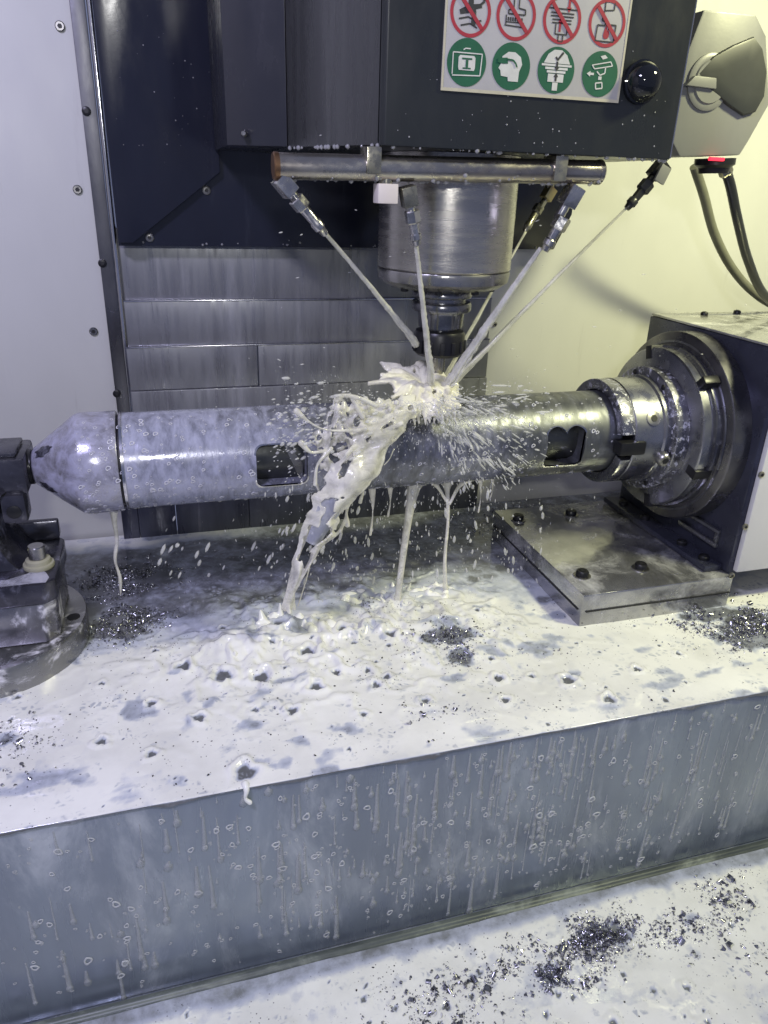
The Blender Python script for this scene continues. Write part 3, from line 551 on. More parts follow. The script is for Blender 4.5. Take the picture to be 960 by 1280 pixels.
jet(c, at(539, 482, 1, -0.03), 0.0024, 0.0040, 'near vertical coolant jet in front of the tool holder', 2)
c, d = nozzle([(713, 246), (700, 280), (676, 310)], (YP, YP, YP+0.008), 'large coolant nozzle angled left under the right end of the pipe', M_nickel, M_nickel, TIP, 1.12)
jet(c, at(557, 486, 1, -0.02), 0.0026, 0.0062, 'thick coolant jet slanting from the right front nozzle', 3)
c, d = nozzle([(685, 243), (672, 262), (657, 290)], (0.06, 0.06, 0.055), 'small brass coolant nozzle behind the right end of the pipe', M_brass, M_nickel2, TIP, 0.85)
jet(c, at(549, 486, 1, 0.0), 0.0017, 0.0026, 'thin coolant jet passing behind the spindle nose', 4)
b = BM(); rod(b, at(687, 238, 1, 0.06), Vector((0.15, 0.06, 0.462)), 0.004, n=12)
tag(obj('feed_pipe', b, M_nickel2), 'short feed pipe above the small brass nozzle', 'pipe')
c, d = nozzle([(822, 214), (806, 234), (783, 260)], (-0.02, -0.02, -0.02), 'black coolant nozzle hanging below the grey box', M_black, M_rubber, TIP, 1.05)
jet(c, at(556, 490, 1, -0.01), 0.0016, 0.0036, 'long faint coolant jet from the black nozzle', 5)
b = BM(); q = at(827, 218, 1, -0.03); box(b, (q.x-0.006, -0.033, q.z-0.008), (q.x+0.006, -0.030, q.z+0.008), 0.0008, Matrix.Translation(q)@Matrix.Rotation(0.4, 4, 'Y')@Matrix.Translation(-q))
tag(obj('mounting_tab', b, M_boxg), 'small grey metal tab on the black nozzle', 'bracket')
# ------------------------------------------------------------------ grey box at right
YG = -0.02
t = thing('grey_box', 'grey chamfered plastic box with round cap right of the spindle head', 'box', (0.275, 0.0, 0.466))
o_ = [(858, 70), (880, 12), (945, 18), (958, 45), (962, 130), (935, 178), (925, 194), (850, 196), (838, 172)]
pts = [at(*p, 1, YG) for p in o_]; b = BM(); prism(b, [(p.x, p.z) for p in pts], YG, 0.05); bevel_all(b, 0.002); obj('housing', b, M_boxg, t)
q = at(886, 103, 1, YG); b = BM(); lathe(b, q, (0, -1, 0), [(0, 0.0245), (0.002, 0.0245), (0.003, 0.0225), (0.003, 0.019), (0.0045, 0.018)], 40); obj('round_cap', b, M_boxg, t)
b = BM(); prism(b, [(q.x-0.030, q.z-0.005), (q.x-0.022, q.z+0.0035), (q.x+0.002, q.z+0.003), (q.x+0.004, q.z-0.006)], YG-0.0080, YG-0.0032); bevel_all(b, 0.0008); obj('cap_lever', b, M_boxg, t)
dark_outline = [(875, 92), (893, 72), (918, 58), (942, 48), (952, 62), (957, 90), (954, 120), (944, 138), (930, 142), (912, 130), (895, 116), (880, 106)]
pts = [at(*p, 1, YG-0.004) for p in dark_outline]; cc = sum(pts, Vector())/len(pts); b = BM(); ringv = []
for k, (s, y) in enumerate(((1.05, YG), (1.05, YG-0.003), (1.02, YG-0.0045), (0.96, YG-0.0050), (0.5, YG-0.0055))):
    ringv.append([b.verts.new((cc.x+(p.x-cc.x)*s, y, cc.z+(p.z-cc.z)*s)) for p in pts])
for A, B_ in zip(ringv, ringv[1:]):
    for i in range(len(pts)): b.faces.new((A[i], B_[i], B_[(i+1) % len(pts)], A[(i+1) % len(pts)]))
b.faces.new(ringv[-1]); obj('dark_shape', b, M_boxd, t)  # flat dark shape raised on the box front
q = at(893, 204, 1, -0.005); b = BM(); lathe(b, (q.x, -0.005, 0.4685), (0.05, 0, -1), [(0, 0.020), (0.006, 0.020), (0.009, 0.016), (0.014, 0.015)], 30); gl = obj('cable_gland', b, M_black, t)
b = BM(); q = at(896, 199, 1, -0.028); box(b, (q.x-0.008, -0.0285, q.z-0.0014), (q.x+0.009, -0.025, q.z+0.0018), 0.0006); obj('red_lamp', b, plain('red_led', (0.5, 0.01, 0.02), 0.3, emit=((1, 0.03, 0.06), 2.2)), t)
hp = [at(905, 208, 1, 0.0), at(913, 232, 1, 0.0), at(922, 275, 1, 0.01), at(935, 325, 1, 0.03), at(955, 368, 1, 0.06), at(990, 395, 1, 0.11)]
b = BM(); tube(b, catmull(hp, 10), 0.0052, 14); hose = thing('black_hose', 'black rubber hose curving down from the grey box', 'hose', hp[0]); obj('hose', b, M_rubber, hose)
b = BM(); d = (hp[1]-hp[0]).normalized(); lathe(b, hp[0]-d*0.002, d, [(0, 0.0072), (0.010, 0.0072), (0.012, 0.006)], 6); obj('hose_nut', b, M_nickel2, hose, 0)
hp = [at(868, 208, 1, 0.09), at(880, 245, 1, 0.10), at(893, 292, 1, 0.12), at(915, 335, 1, 0.14), at(945, 368, 1, 0.16), at(985, 392, 1, 0.17)]  # shadow of the black hose, built as an olive tube
b = BM(); tube(b, catmull(hp, 10), 0.0056, 14); tag(obj('hose_shadow_tube', b, plain('olive_hose_shadow', (0.16, 0.16, 0.12), 0.5)), 'olive grey tube standing for the black hose shadow by the right wall', 'hose')
rs0 = random.Random(5)
# ------------------------------------------------------------------ fixture plate
PT = 0.0405
t = thing('fixture_plate', 'thick steel fixture plate bolted on the table under the indexer', 'plate', (0.26, 0, 0))
b = BM(); prism(b, [(0.1435, -0.1265), (0.335, -0.1265), (0.335, 0.105), (0.1435, 0.105)], -0.001, PT, 2); bevel_all(b, 0.0018); obj('plate', b, M_plate, t)
b = BM(); box(b, (0.1485, -0.1280, 0.0195), (0.334, -0.1262, 0.0207)); box(b, (0.1420, -0.12, 0.0195), (0.1437, 0.10, 0.0207)); obj('joint_line', b, M_hole, t)
for p in [(728, 716), (801, 707), (872, 695), (714, 640), (648, 646), (780, 632)]:
    q = at(*p, 2, PT+0.004); bo = bolt_head(None, (q.x, q.y, PT), (0, 0, 1), 0.0072, 0.0072, t, mat=M_black)
    b = BM(); lathe(b, (q.x, q.y, PT), (0, 0, 1), [(0, 0.0098), (0.0012, 0.0098)], 24); obj('washer', b, M_steel, bo)
# ------------------------------------------------------------------ indexer
XI = 0.3305
t = thing('rotary_indexer', 'rotary indexer with dark face, pale front cover and wet top', 'indexer', (0.42, 0, PT))
b = BM(); prism(b, [(XI, -0.1205), (0.62, -0.1205), (0.62, 0.1), (XI, 0.1)], PT+0.0005, 0.2935, 2); bevel_all(b, 0.0025); obj('body', b, M_index, t)
b = BM(); box(b, (XI+0.006, -0.1275, 0.045), (0.62, -0.1208, 0.285), 0.0015); fc = obj('front_cover', b, M_indexw, t)
for p in [(951, 593), (931, 658), (914, 719)]:
    q = at(*p, 1, -0.1275); bolt_head(None, q, (0, -1, 0), 0.0035, 0.002, fc, mat=M_nickel2)
b = BM(); box(b, (XI+0.001, -0.119, 0.2938), (0.62, 0.099, 0.2965), 0.001); tc_ = obj('top_cover', b, M_indext, t)
for p in [(880, 394), (921, 392)]:
    q = at(*p, 2, 0.2965); bolt_head(None, (q.x, q.y, 0.2965), (0, 0, 1), 0.0045, 0.004, tc_, mat=M_black)
# cable trough / flat bar at the foot of the indexer
b = BM(); box(b, (0.306, -0.112, PT+0.0005), (0.3300, 0.10, PT+0.008), 0.002); foot = obj('foot_flange', b, M_index, t)
for y in (-0.095, -0.055, 0.02, 0.07):
    bolt_head(None, (0.317, y, PT+0.008), (0, 0, 1), 0.0062, 0.005, foot, mat=M_black)
b = BM(); box(b, (0.3262, -0.098, PT+0.022), (0.3304, -0.030, PT+0.028), 0.001); box(b, (0.3262, -0.098, PT+0.040), (0.3304, -0.030, PT+0.044), 0.001); box(b, (0.3262, -0.098, PT+0.0281), (0.3304, -0.093, PT+0.0399), 0.001); obj('guard_frame', b, M_chuck, t)
# ------------------------------------------------------------------ chuck: faceplate, flange, collar, adapter
AX = Vector((1, 0, 0))
t = thing('chuck', 'stepped round steel chuck on the indexer face', 'chuck', (0.28, 0, HZ))
def ringx(name, prof, mat, n=96):
    b = BM(); lathe(b, (0, 0, HZ), AX, prof, n); return obj(name, b, mat, t)
fp = ringx('faceplate', [(0.3070, 0.02), (0.3070, 0.1085), (0.3085, 0.1105), (0.3302, 0.1105)], M_chuckd)
b = BM(); lathe(b, (0, 0, HZ), AX, [(0.3062, 0.098), (0.3062, 0.1005), (0.3066, 0.1005), (0.3066, 0.098)], 96, cap=False); obj('groove', b, M_chuck, fp)
fl = ringx('flange', [(0.2835, 0.02), (0.2835, 0.090), (0.2850, 0.0925), (0.2935, 0.0925), (0.2945, 0.0900), (0.2980, 0.0900), (0.2988, 0.0945), (0.3066, 0.0945)], M_chuck)
ringx('collar', [(0.2670, 0.02), (0.2670, 0.0695), (0.2682, 0.0715), (0.2832, 0.0715)], M_speck)
ringx('adapter', [(0.2235, 0.04), (0.2235, 0.0585), (0.2248, 0.060), (0.2585, 0.060), (0.2600, 0.0625), (0.2668, 0.0625)], M_chuck)
def radial(name, ang, r0, r1, x0, x1, wd, mat, parent, bev=0.001):
    b = BM(); box(b, (x0, -wd/2, r0), (x1, wd/2, r1), bev, Matrix.Translation((0, 0, HZ))@Matrix.Rotation(ang, 4, 'X')); return obj(name, b, mat, parent)
for a in (-17, 107, 167, 227, 287): radial('slot', R(a), 0.080, 0.0952, 0.2828, 0.3045, 0.011, M_hole, fl)
for a in (44,):
    radial('clamp_lug', R(a), 0.090, 0.104, 0.286, 0.306, 0.010, M_black, fp, 0.002)
for a in (30, 100, 150, 210, 275, 340):
    x, rr = 0.2665, 0.066
    b = BM(); lathe(b, (x, rr*-math.sin(R(a)), HZ+rr*math.cos(R(a))), (-1, 0, 0), [(0, 0.0032), (0.0006, 0.0030)], 14); obj('hole', b, M_hole, fl)
for a, x in ((62, 0.246), (105, 0.262), (300, 0.246)):
    d = Vector((0, -math.sin(R(a)), math.cos(R(a)))); p = Vector((x, 0, HZ))+d*0.0592
    bolt_head(None, p, d, 0.0085, 0.0022 if a == 62 else 0.009, t, mat=M_steel)
# split clamp jaw (open crescent) round the workpiece end
def arc_block(r0, r1, x0, x1, a0, a1, mat, name, parent, n=26):
    b = BM(); A = []
    for k in range(n+1):
        a = R(a0+(a1-a0)*k/n); d = Vector((0, -math.sin(a), math.cos(a)))
        A.append([b.verts.new(Vector((x, 0, HZ))+d*r) for x, r in ((x0, r0), (x0, r1), (x1, r1), (x1, r0))])
    for P, Q in zip(A, A[1:]):
        for j in range(4): b.faces.new((P[j], P[(j+1) % 4], Q[(j+1) % 4], Q[j]))
    b.faces.new(A[0]); b.faces.new(A[-1][::-1]); bevel_all(b, 0.0012); return obj(name, b, mat, parent)
arc_block(0.0482, 0.0598, 0.207, 0.2234, -60, 78, M_speck, 'clamp_jaw', t)
arc_block(0.0482, 0.0598, 0.210, 0.2234, 106, 235, M_chuck, 'clamp_jaw', t)
a = R(92); radial('clamp_screw_block', a, 0.047, 0.0635, 0.204, 0.236, 0.0155, M_black, t, 0.0025)
# ------------------------------------------------------------------ workpiece
t = thing('workpiece', 'long round steel workpiece with milled pockets and coned left end', 'workpiece', (-0.08, 0, HZ))
RW = 0.0465
def tmp(bm):
    bmesh.ops.recalc_face_normals(bm, faces=bm.faces); me = bpy.data.meshes.new('tmp'); bm.to_mesh(me); bm.free(); o = bpy.data.objects.new('tmp', me); COL.objects.link(o); return o
b = BM(); n = 128; prof = [(-0.3085, 0.030), (-0.3085, RW-0.001), (-0.3075, RW)]+[(x, RW) for x in np.linspace(-0.30, 0.215, 40)]+[(0.2165, RW-0.0012), (0.2165, 0.030)]
lathe(b, (0, 0, HZ), AX, prof, n, cap=False)
x, y, z = frame(AX); inn = [[v for v in b.verts if abs(v.co.x-xx) < 1e-5 and (v.co-Vector((xx, 0, HZ))).length < 0.031] for xx in (-0.3085, 0.2165)]
ins = []
for L_ in inn: ins.append(sorted(L_, key=lambda v: math.atan2(v.co.y, v.co.z-HZ)))
for k in range(n): b.faces.new((ins[0][k], ins[0][(k+1) % n], ins[1][(k+1) % n], ins[1][k]))
body = tmp(b)
def rrect(x0, x1, z0, z1, r, n=6):
    P = []
    for cx, cz, a0 in ((x1-r, z1-r, 0), (x0+r, z1-r, 90), (x0+r, z0+r, 180), (x1-r, z0+r, 270)):
        for k in range(n+1): a = R(a0+90*k/n); P.append((cx+r*math.cos(a), cz+r*math.sin(a)))
    return P
cut = [rrect(-0.1863, -0.1365, 0.1585, 0.2010, 0.008), rrect(0.1245, 0.1700, 0.1555, 0.1990, 0.009)]
hgt = []
for k in range(41):   # second pocket: two bumps on top like an m
    q = k/40; hgt.append((0.1240+0.0460*q, 0.194+0.0075*abs(math.sin(2*math.pi*q))**0.6))
cut[1] = [(0.1240, 0.160), (0.128, 0.156), (0.166, 0.156), (0.1700, 0.160)]+hgt[::-1]
cutters = []
for c_ in cut:
    b = BM(); prism(b, c_, -0.1, -0.004); cutters.append(tmp(b))
for c_ in cutters:
    m = body.modifiers.new('cut', 'BOOLEAN'); m.operation = 'DIFFERENCE'; m.object = c_; m.solver = 'EXACT'
dg = bpy.context.evaluated_depsgraph_get(); me = bpy.data.meshes.new_from_object(body.evaluated_get(dg))
for o in [body]+cutters: bpy.data.objects.remove(o)
me.materials.clear(); bo = finish('body', me, M_work, t, 30)
b = BM(); lathe(b, (0, 0, HZ), AX, [(-0.30, 0.0298), (0.21, 0.0298), (0.21, 0.027), (-0.30, 0.027)], 64, cap=False); obj('inner_tube', b, M_inner, t)
for kk in (0, 1):
    b = BM(); Q = cut[kk]; cx_ = sum(p[0] for p in Q)/len(Q); cz_ = (min(p[1] for p in Q)+max(p[1] for p in Q))/2; P = [(cx_+(p[0]-cx_)*1.06, cz_+(p[1]-cz_)*1.06) for p in Q]
    def onc(p, r): return Vector((p[0], -math.sqrt(max(r*r-(p[1]-HZ)**2, 0)), p[1]))
    A = [[b.verts.new(onc(p, RW+0.0003)), b.verts.new(onc(q, RW+0.0003)), b.verts.new(onc(q, RW-0.003))] for p, q in zip(P, Q)]
    for k in range(len(A)):
        for j in (0, 1): b.faces.new((A[k][j], A[k][j+1], A[(k+1) % len(A)][j+1], A[(k+1) % len(A)][j]))
    obj('pocket_rim', b, M_chrome, bo)
b = BM(); prism(b, [(-0.1420, 0.160), (-0.1385, 0.160), (-0.1385, 0.176), (-0.1545, 0.199), (-0.158, 0.199)], -0.030, -0.026); obj('pocket_web', b, M_steel, bo)
# cone end cap
b = BM(); RC = 0.0485
lathe(b, (0, 0, HZ), AX, [(-0.3885, 0.008), (-0.3885, 0.0155), (-0.3865, 0.0180), (-0.3520, 0.0445), (-0.3480, 0.0474), (-0.3440, RC), (-0.3125, RC), (-0.3112, RC-0.001)], 110); cap = obj('cone_cap', b, M_cap, t)
b = BM(); lathe(b, (0, 0, HZ), AX, [(-0.3112, 0.03), (-0.3112, 0.0445), (-0.3086, 0.0445), (-0.3086, 0.03)], 96); obj('groove', b, M_hole, t)
b = BM(); lathe(b, (0, 0, HZ), AX, [(-0.3086, 0.044), (-0.3086, RC-0.0007), (-0.3062, RC-0.0007), (-0.3060, 0.044)], 96); obj('clamp_ring', b, M_chrome, t)
for a, xx, L_ in ((40, -0.376, 0.009), (122, -0.376, 0.008)):
    sl = Vector((0.0345, 0, 0)).normalized(); rd_ = Vector((0, -math.sin(R(a)), math.cos(R(a)))); gd = (Vector((1, 0, 0))+rd_*0.768).normalized(); nn = gd.cross(Vector((0, math.cos(R(a)), math.sin(R(a))))).normalized()
    p = Vector((xx, 0, HZ))+rd_*(0.0180+(xx+0.3865)*0.768); b = BM(); bmesh.ops.create_icosphere(b, subdivisions=3, radius=1.0); sd = nn.cross(gd)
    for v in b.verts:
        k_ = 1+0.35*math.sin(v.co.x*5+a)*math.cos(v.co.y*6)+rs0.uniform(-.1, .1); v.co = p+gd*v.co.x*L_*k_+sd*v.co.y*0.0046*k_+nn*v.co.z*0.0011
    obj('pad', b, M_cast, cap)
# ------------------------------------------------------------------ tailstock
t = thing('tailstock', 'dark tailstock support on a round base at the left end', 'tailstock', (-0.45, -0.02, 0))
b = BM(); lathe(b, (-0.452, -0.020, 0), (0, 0, 1), [(-0.001, 0.0925), (0.027, 0.0930), (0.030, 0.0915)], 110); disc = obj('round_base', b, M_disc, t)
q = at(92, 771, 2, 0.03); b = BM(); lathe(b, (q.x, q.y, 0.0302), (0, 0, 1), [(0, 0.0062), (0.0003, 0.0060)], 24); obj('hole', b, M_hole, disc)
b = BM(); prism(b, [(-0.53, -0.0715), (-0.389, -0.0715), (-0.3795, -0.062), (-0.3795, 0.022), (-0.389, 0.032), (-0.53, 0.032)], 0.030, 0.0715, 2); bevel_all(b, 0.003); obj('block', b, M_tail, t)
b = BM(); prism(b, [(-0.53, -0.0735), (-0.385, -0.0735), (-0.3755, -0.064), (-0.3755, 0.022), (-0.385, 0.034), (-0.53, 0.034)], 0.072, 0.0930, 2); bevel_all(b, 0.003); obj('flange', b, M_cast, t)
pud = [(-0.53, -0.0705)]+[(-0.53+0.147*k/14, -0.0705+rs0.uniform(0, 0.001)) for k in range(1, 15)]+[(-0.381, -0.062)]+[(-0.385-0.145*k/18, -0.048+0.016*math.sin(k*1.1)*rs0.random()-0.004*rs0.random()) for k in range(19)]
b = BM(); prism(b, pud, 0.0931, 0.0937, 2); obj('coolant_puddle', b, liquid('lilac_puddle', (0.46, 0.46, 0.54), 0.06, 0.0, (0.2, 0.9, 60)), t)
q = at(48, 702, 2, 0.098); b = BM(); lathe(b, (q.x, q.y, 0.0932), (0, 0, 1), [(0, 0.0135), (0.002, 0.0140), (0.004, 0.0135), (0.0045, 0.0115), (0.008, 0.0110), (0.009, 0.0095)], 32); wsh = obj('washer', b, paint('dull_brass_washer', (0.34, 0.33, 0.24), 0.35), t)
b = BM(); lathe(b, (q.x, q.y, 0.1015), (0, 0, 1), [(0, 0.0078), (0.0125, 0.0078), (0.0135, 0.0068)], 24); obj('bolt', b, M_steel, t)
b = BM(); prism(b, [(0.038, 0.0932), (0.034, 0.112), (0.026, 0.112), (0.022, 0.0932)], -0.53, -0.3800, 0); bevel_all(b, 0.002); obj('back_rib', b, M_cast, t)
b = BM()       # curved pillar
rg = []
for z_, x1, yy in ((0.0932, -0.402, 0.030), (0.102, -0.410, 0.027), (0.115, -0.4165, 0.025), (0.135, -0.4185, 0.024), (0.150, -0.4150, 0.025), (0.168, -0.405, 0.028)):
    rg.append([b.verts.new(p) for p in ((-0.50, -yy-0.012, z_), (x1-0.008, -yy-0.010, z_), (x1, -yy*0.6, z_), (x1, yy*0.7, z_), (x1-0.008, yy, z_), (-0.50, yy, z_))])
for A, B_ in zip(rg, rg[1:]):
    for i in range(6): b.faces.new((A[i], A[(i+1) % 6], B_[(i+1) % 6], B_[i]))
b.faces.new(rg[0]); b.faces.new(rg[-1]); obj('pillar', b, M_cast, t, 60)
b = BM(); box(b, (-0.50, -0.030, 0.1640), (-0.3915, 0.030, 0.1985), 0.004); obj('clamp_head', b, M_cast, t)
b = BM(); box(b, (-0.4165, -0.036, 0.138), (-0.3945, -0.010, 0.1665), 0.005); nb = obj('lug', b, M_cast, t)
b = BM(); lathe(b, (-0.4055, -0.0355, 0.150), (0, -1, 0), [(0, 0.0065), (0.0012, 0.0062), (0.0020, 0.004)], 18); obj('lug_screw', b, M_black, nb)
b = BM(); lathe(b, (-0.3925, 0, HZ), AX, [(0, 0.0165), (0.003, 0.0165), (0.0045, 0.013)], 40); obj('quill', b, M_black, t)
b = BM(); box(b, (-0.47, -0.026, 0.1986), (-0.398, 0.020, 0.2035), 0.0018); obj('top_pad', b, M_cast, t)
# ------------------------------------------------------------------ coolant splash
class Blob:
    def __init__(s): s.m = []
    def ball(s, p, r, d=None, st=1.0): s.m.append(m4(p, d, (r, r, r*st)))
    def chain(s, pts, rad, n=10):
        P = catmull(pts, n)
        L_ = len(P)
        for i, p in enumerate(P):
            q = i/(L_-1)*(len(rad)-1); k = min(int(q), len(rad)-2); s.ball(p, rad[k]+(rad[k+1]-rad[k])*(q-k))
    def build(s, name, mat, voxel=0.0011, it=4):
        vs, fs = stack(IC1_V, IC1_F, s.m); o = bpy.data.objects.new('tmpb', np_mesh('tmpb', vs, fs)); COL.objects.link(o)
        m = o.modifiers.new('r', 'REMESH'); m.mode = 'VOXEL'; m.voxel_size = voxel; m.adaptivity = 0
        m = o.modifiers.new('s', 'SMOOTH'); m.factor = 0.5; m.iterations = it
        dg = bpy.context.evaluated_depsgraph_get(); me = bpy.data.meshes.new_from_object(o.evaluated_get(dg)); bpy.data.objects.remove(o)
        me.materials.clear(); return finish(name, me, mat, None, 180)
rs = random.Random(3)
def P(x, y, d): return at(x, y, 1, d)
def jit(v, a): return v+Vector((rs.uniform(-a, a), rs.uniform(-a, a), rs.uniform(-a, a)))
# crown of liquid where the jets meet the steel: a torn umbrella with ridged petals
def solid_grid(G, keep, th):
    """closed thin shell from a grid of points G[i][j]; keep(i,j) cuts holes; th(i,j) half thickness"""
    b = BM(); ni, nj = len(G), len(G[0]); top = {}; bot = {}
    for i in range(ni):
        for j in range(nj):
            du = G[min(i+1, ni-1)][j]-G[max(i-1, 0)][j]; dv = G[i][min(j+1, nj-1)]-G[i][max(j-1, 0)]; n_ = du.cross(dv)
            n_ = n_.normalized() if n_.length > 1e-12 else Vector((0, -1, 0)); h = th(i, j)
            top[i, j] = b.verts.new(G[i][j]+n_*h); bot[i, j] = b.verts.new(G[i][j]-n_*h)
    K = {(i, j) for i in range(ni-1) for j in range(nj-1) if keep(i, j)}
    for (i, j) in K:
        c = [(i, j), (i+1, j), (i+1, j+1), (i, j+1)]
        b.faces.new([top[k] for k in c]); b.faces.new([bot[k] for k in c[::-1]])
        for (di, dj), (p, q) in (((0, -1), (c[0], c[1])), ((1, 0), (c[1], c[2])), ((0, 1), (c[2], c[3])), ((-1, 0), (c[3], c[0]))):
            if (i+di, j+dj) not in K: b.faces.new((top[q], top[p], bot[p], bot[q]))
    bmesh.ops.delete(b, geom=[v for v in b.verts if not v.link_faces], context='VERTS'); return b
def melt(bms, blob, name, mat, voxel, it):
    """join shells and blobs into one liquid skin"""
    vs_, fs_ = [], []; off = 0
    for b in bms:
        bmesh.ops.triangulate(b, faces=b.faces[:]); b.verts.index_update(); v = np.array([q.co[:] for q in b.verts]); f = np.array([[q.index for q in ff.verts] for ff in b.faces]); b.free()
        vs_.append(v); fs_.append(f+off); off += len(v)
    if blob and blob.m:
        v, f = stack(IC1_V, IC1_F, blob.m); vs_.append(v); fs_.append(f+off)
    o = bpy.data.objects.new('tmpb', np_mesh('tmpb', np.concatenate(vs_), np.concatenate(fs_))); COL.objects.link(o)
    m = o.modifiers.new('r', 'REMESH'); m.mode = 'VOXEL'; m.voxel_size = voxel; m.adaptivity = 0
    m = o.modifiers.new('s', 'SMOOTH'); m.factor = 0.5; m.iterations = it
    dg = bpy.context.evaluated_depsgraph_get(); me = bpy.data.meshes.new_from_object(o.evaluated_get(dg)); bpy.data.objects.remove(o)
    me.materials.clear(); return finish(name, me, mat, None, 180)
_pl = {}
def n1(x, y, s):
    g = _pl.get(s)
    if g is None: g = _pl[s] = np.random.default_rng(s).random((64, 64)).tolist()
    xi = math.floor(x); yi = math.floor(y); fx = x-xi; fy = y-yi; fx = fx*fx*(3-2*fx); fy = fy*fy*(3-2*fy); a = g[xi & 63]; b = g[(xi+1) & 63]
    return (a[yi & 63]*(1-fx)+b[yi & 63]*fx)*(1-fy)+(a[(yi+1) & 63]*(1-fx)+b[(yi+1) & 63]*fx)*fy
cen = P(528, 489, -0.012)
tips = [(-174, 0.056, 0.012), (-150, 0.040, -0.002), (-124, 0.040, -0.014), (-103, 0.036, -0.016), (-86, 0.042, -0.019), (-70, 0.034, -0.016), (-48, 0.037, -0.012), (-22, 0.030, -0.006), (10, 0.028, 0.006), (50, 0.030, 0.012), (84, 0.032, 0.020), (118, 0.030, 0.016), (146, 0.042, 0.021), (166, 0.040, 0.014)]
na, nr = 132, 16; G = []
for i in range(na+1):
    a = -180+360*i/na; w0 = 0; rr = 0; zz = 0
    for (ta, tr, tz) in tips:
        d = (a-ta+180) % 360-180; g = math.exp(-(d/9.0)**2); rr += g*tr; zz += g*tz; w0 += g
    base = 0.024+0.010*n1(a*0.08, 3, 301); pk = min(w0, 1)**1.5; zz = zz/max(w0, 1e-3); rm = base*(1-pk)+(rr/max(w0, 1e-3))*pk*(0.9+0.25*n1(i % na*0.9, 9, 303))
    row = []
    for j in range(nr+1):
        s = j/nr; ridge = 0.0026*math.sin(R(a)*15+1.5*math.sin(R(a)*2))*s*(1.1-s)*2
        bulge = 0.015*math.sin(min(s*1.5, 1)*math.pi/2)*(1-s)+zz*s**1.4; nz = 0.006*(n1(a*0.07+s*2, s*5, 305)-0.5)*s
        r_ = 0.002+rm*s; row.append(cen+Vector((r_*math.cos(R(a))*1.05, r_*math.sin(R(a))*0.95-0.006*s, 0.004+bulge+ridge+nz)))
    G.append(row)
shell = solid_grid(G, lambda i, j: not (j > 5 and n1(i*0.33, j*0.45, 307) > 0.80), lambda i, j: 0.0026-0.0012*j/nr+0.0008*n1(i*0.5, j*0.5, 309))
B = Blob()
for i in range(60):
    a = rs.uniform(0, 6.28); r = rs.uniform(0, 1)**0.5
    B.ball(cen+Vector((r*0.030*math.cos(a), r*0.026*math.sin(a)-0.004, rs.uniform(-0.006, 0.006))), rs.uniform(0.002, 0.0060))
for (ta, tr, tz) in tips:
    if rs.random() < 0.4:
        d = Vector((math.cos(R(ta)), math.sin(R(ta))*0.95, 0)); e = cen+d*tr+Vector((0, -0.006, 0.004+tz)); B.chain([e-d*0.012+Vector((0, 0, 0.002)), e, e+d*rs.uniform(0.002, 0.010)+Vector((0, 0, rs.uniform(-.004, .005)))], [0.0026, 0.0020, rs.uniform(0.0010, 0.0026)], 10)
# draped fringe in front
for k in range(16):
    x = 488+5.2*k; p0 = P(x, 505+rs.uniform(-4, 4), -0.050); p1 = P(x+rs.uniform(-4, 6), 518+rs.uniform(0, 14), -0.056); B.chain([p0, (p0+p1)/2, p1], [0.0034, 0.0024, 0.0012], 8)
tag(melt([shell], B, 'splash_crown', M_milk, 0.00095, 3), 'cream splash crown of coolant bursting at the cutter tip', 'splash')
# sheet thrown to the left and falling
B = Blob(); shells = []
def ribbon(rows, half, seed, hole=0.70, rough=0.0, rim=1.6, edge=0.30, cup=0.008, n=14, na=26):
    Ls = catmull([a for a, b in rows], n); Rs = catmull([b for a, b in rows], n); G = []; ni = len(Ls)
    for i, (l, q) in enumerate(zip(Ls, Rs)):
        row = []
        e0 = edge*(0.6*n1(i*0.11, 1, seed)+0.4*n1(i*0.33, 3, seed)-0.35); e1 = edge*(0.6*n1(i*0.10, 7, seed)+0.4*n1(i*0.36, 5, seed)-0.35)
        for j in range(na+1):
            s = e0+(1-e0-e1)*j/na; p = l.lerp(q, s); p = p+Vector((0.004*(n1(i*0.12, j*0.12, seed+1)-0.5), -cup*math.sin(j/na*math.pi)+0.014*(n1(i*0.10, j*0.16, seed+2)-0.5), 0.003*(n1(i*0.2, j*0.2, seed+3)-0.5))); row.append(p)
        G.append(row)
    def keep(i, j):
        h = n1(i*0.14, j*0.22, seed+4)*0.75+n1(i*0.4, j*0.4, seed+5)*0.25
        return h < hole or i < 2
    def th(i, j):
        rm = rim if j in (0, na) else (1.25 if j in (1, na-1) else 1.0); return half*rm*(0.75+0.6*n1(i*0.12, j*0.14, seed+6))
    shells.append(solid_grid(G, keep, th))
D1 = -0.075
ribbon([(P(455, 506, -0.055), P(530, 512, -0.055)), (P(436, 545, D1), P(506, 545, D1)), (P(416, 585, D1-0.01), P(472, 585, D1-0.01)), (P(390, 622, D1-0.015), P(452, 618, D1-0.015)), (P(380, 655, D1-0.02), P(428, 660, D1-0.02)), (P(370, 690, D1-0.02), P(400, 690, D1-0.02)), (P(362, 726, D1-0.02), P(372, 726, D1-0.02)), (P(352, 757, D1-0.02), P(366, 760, D1-0.02))], 0.0009, 400, hole=0.68, edge=0.26)
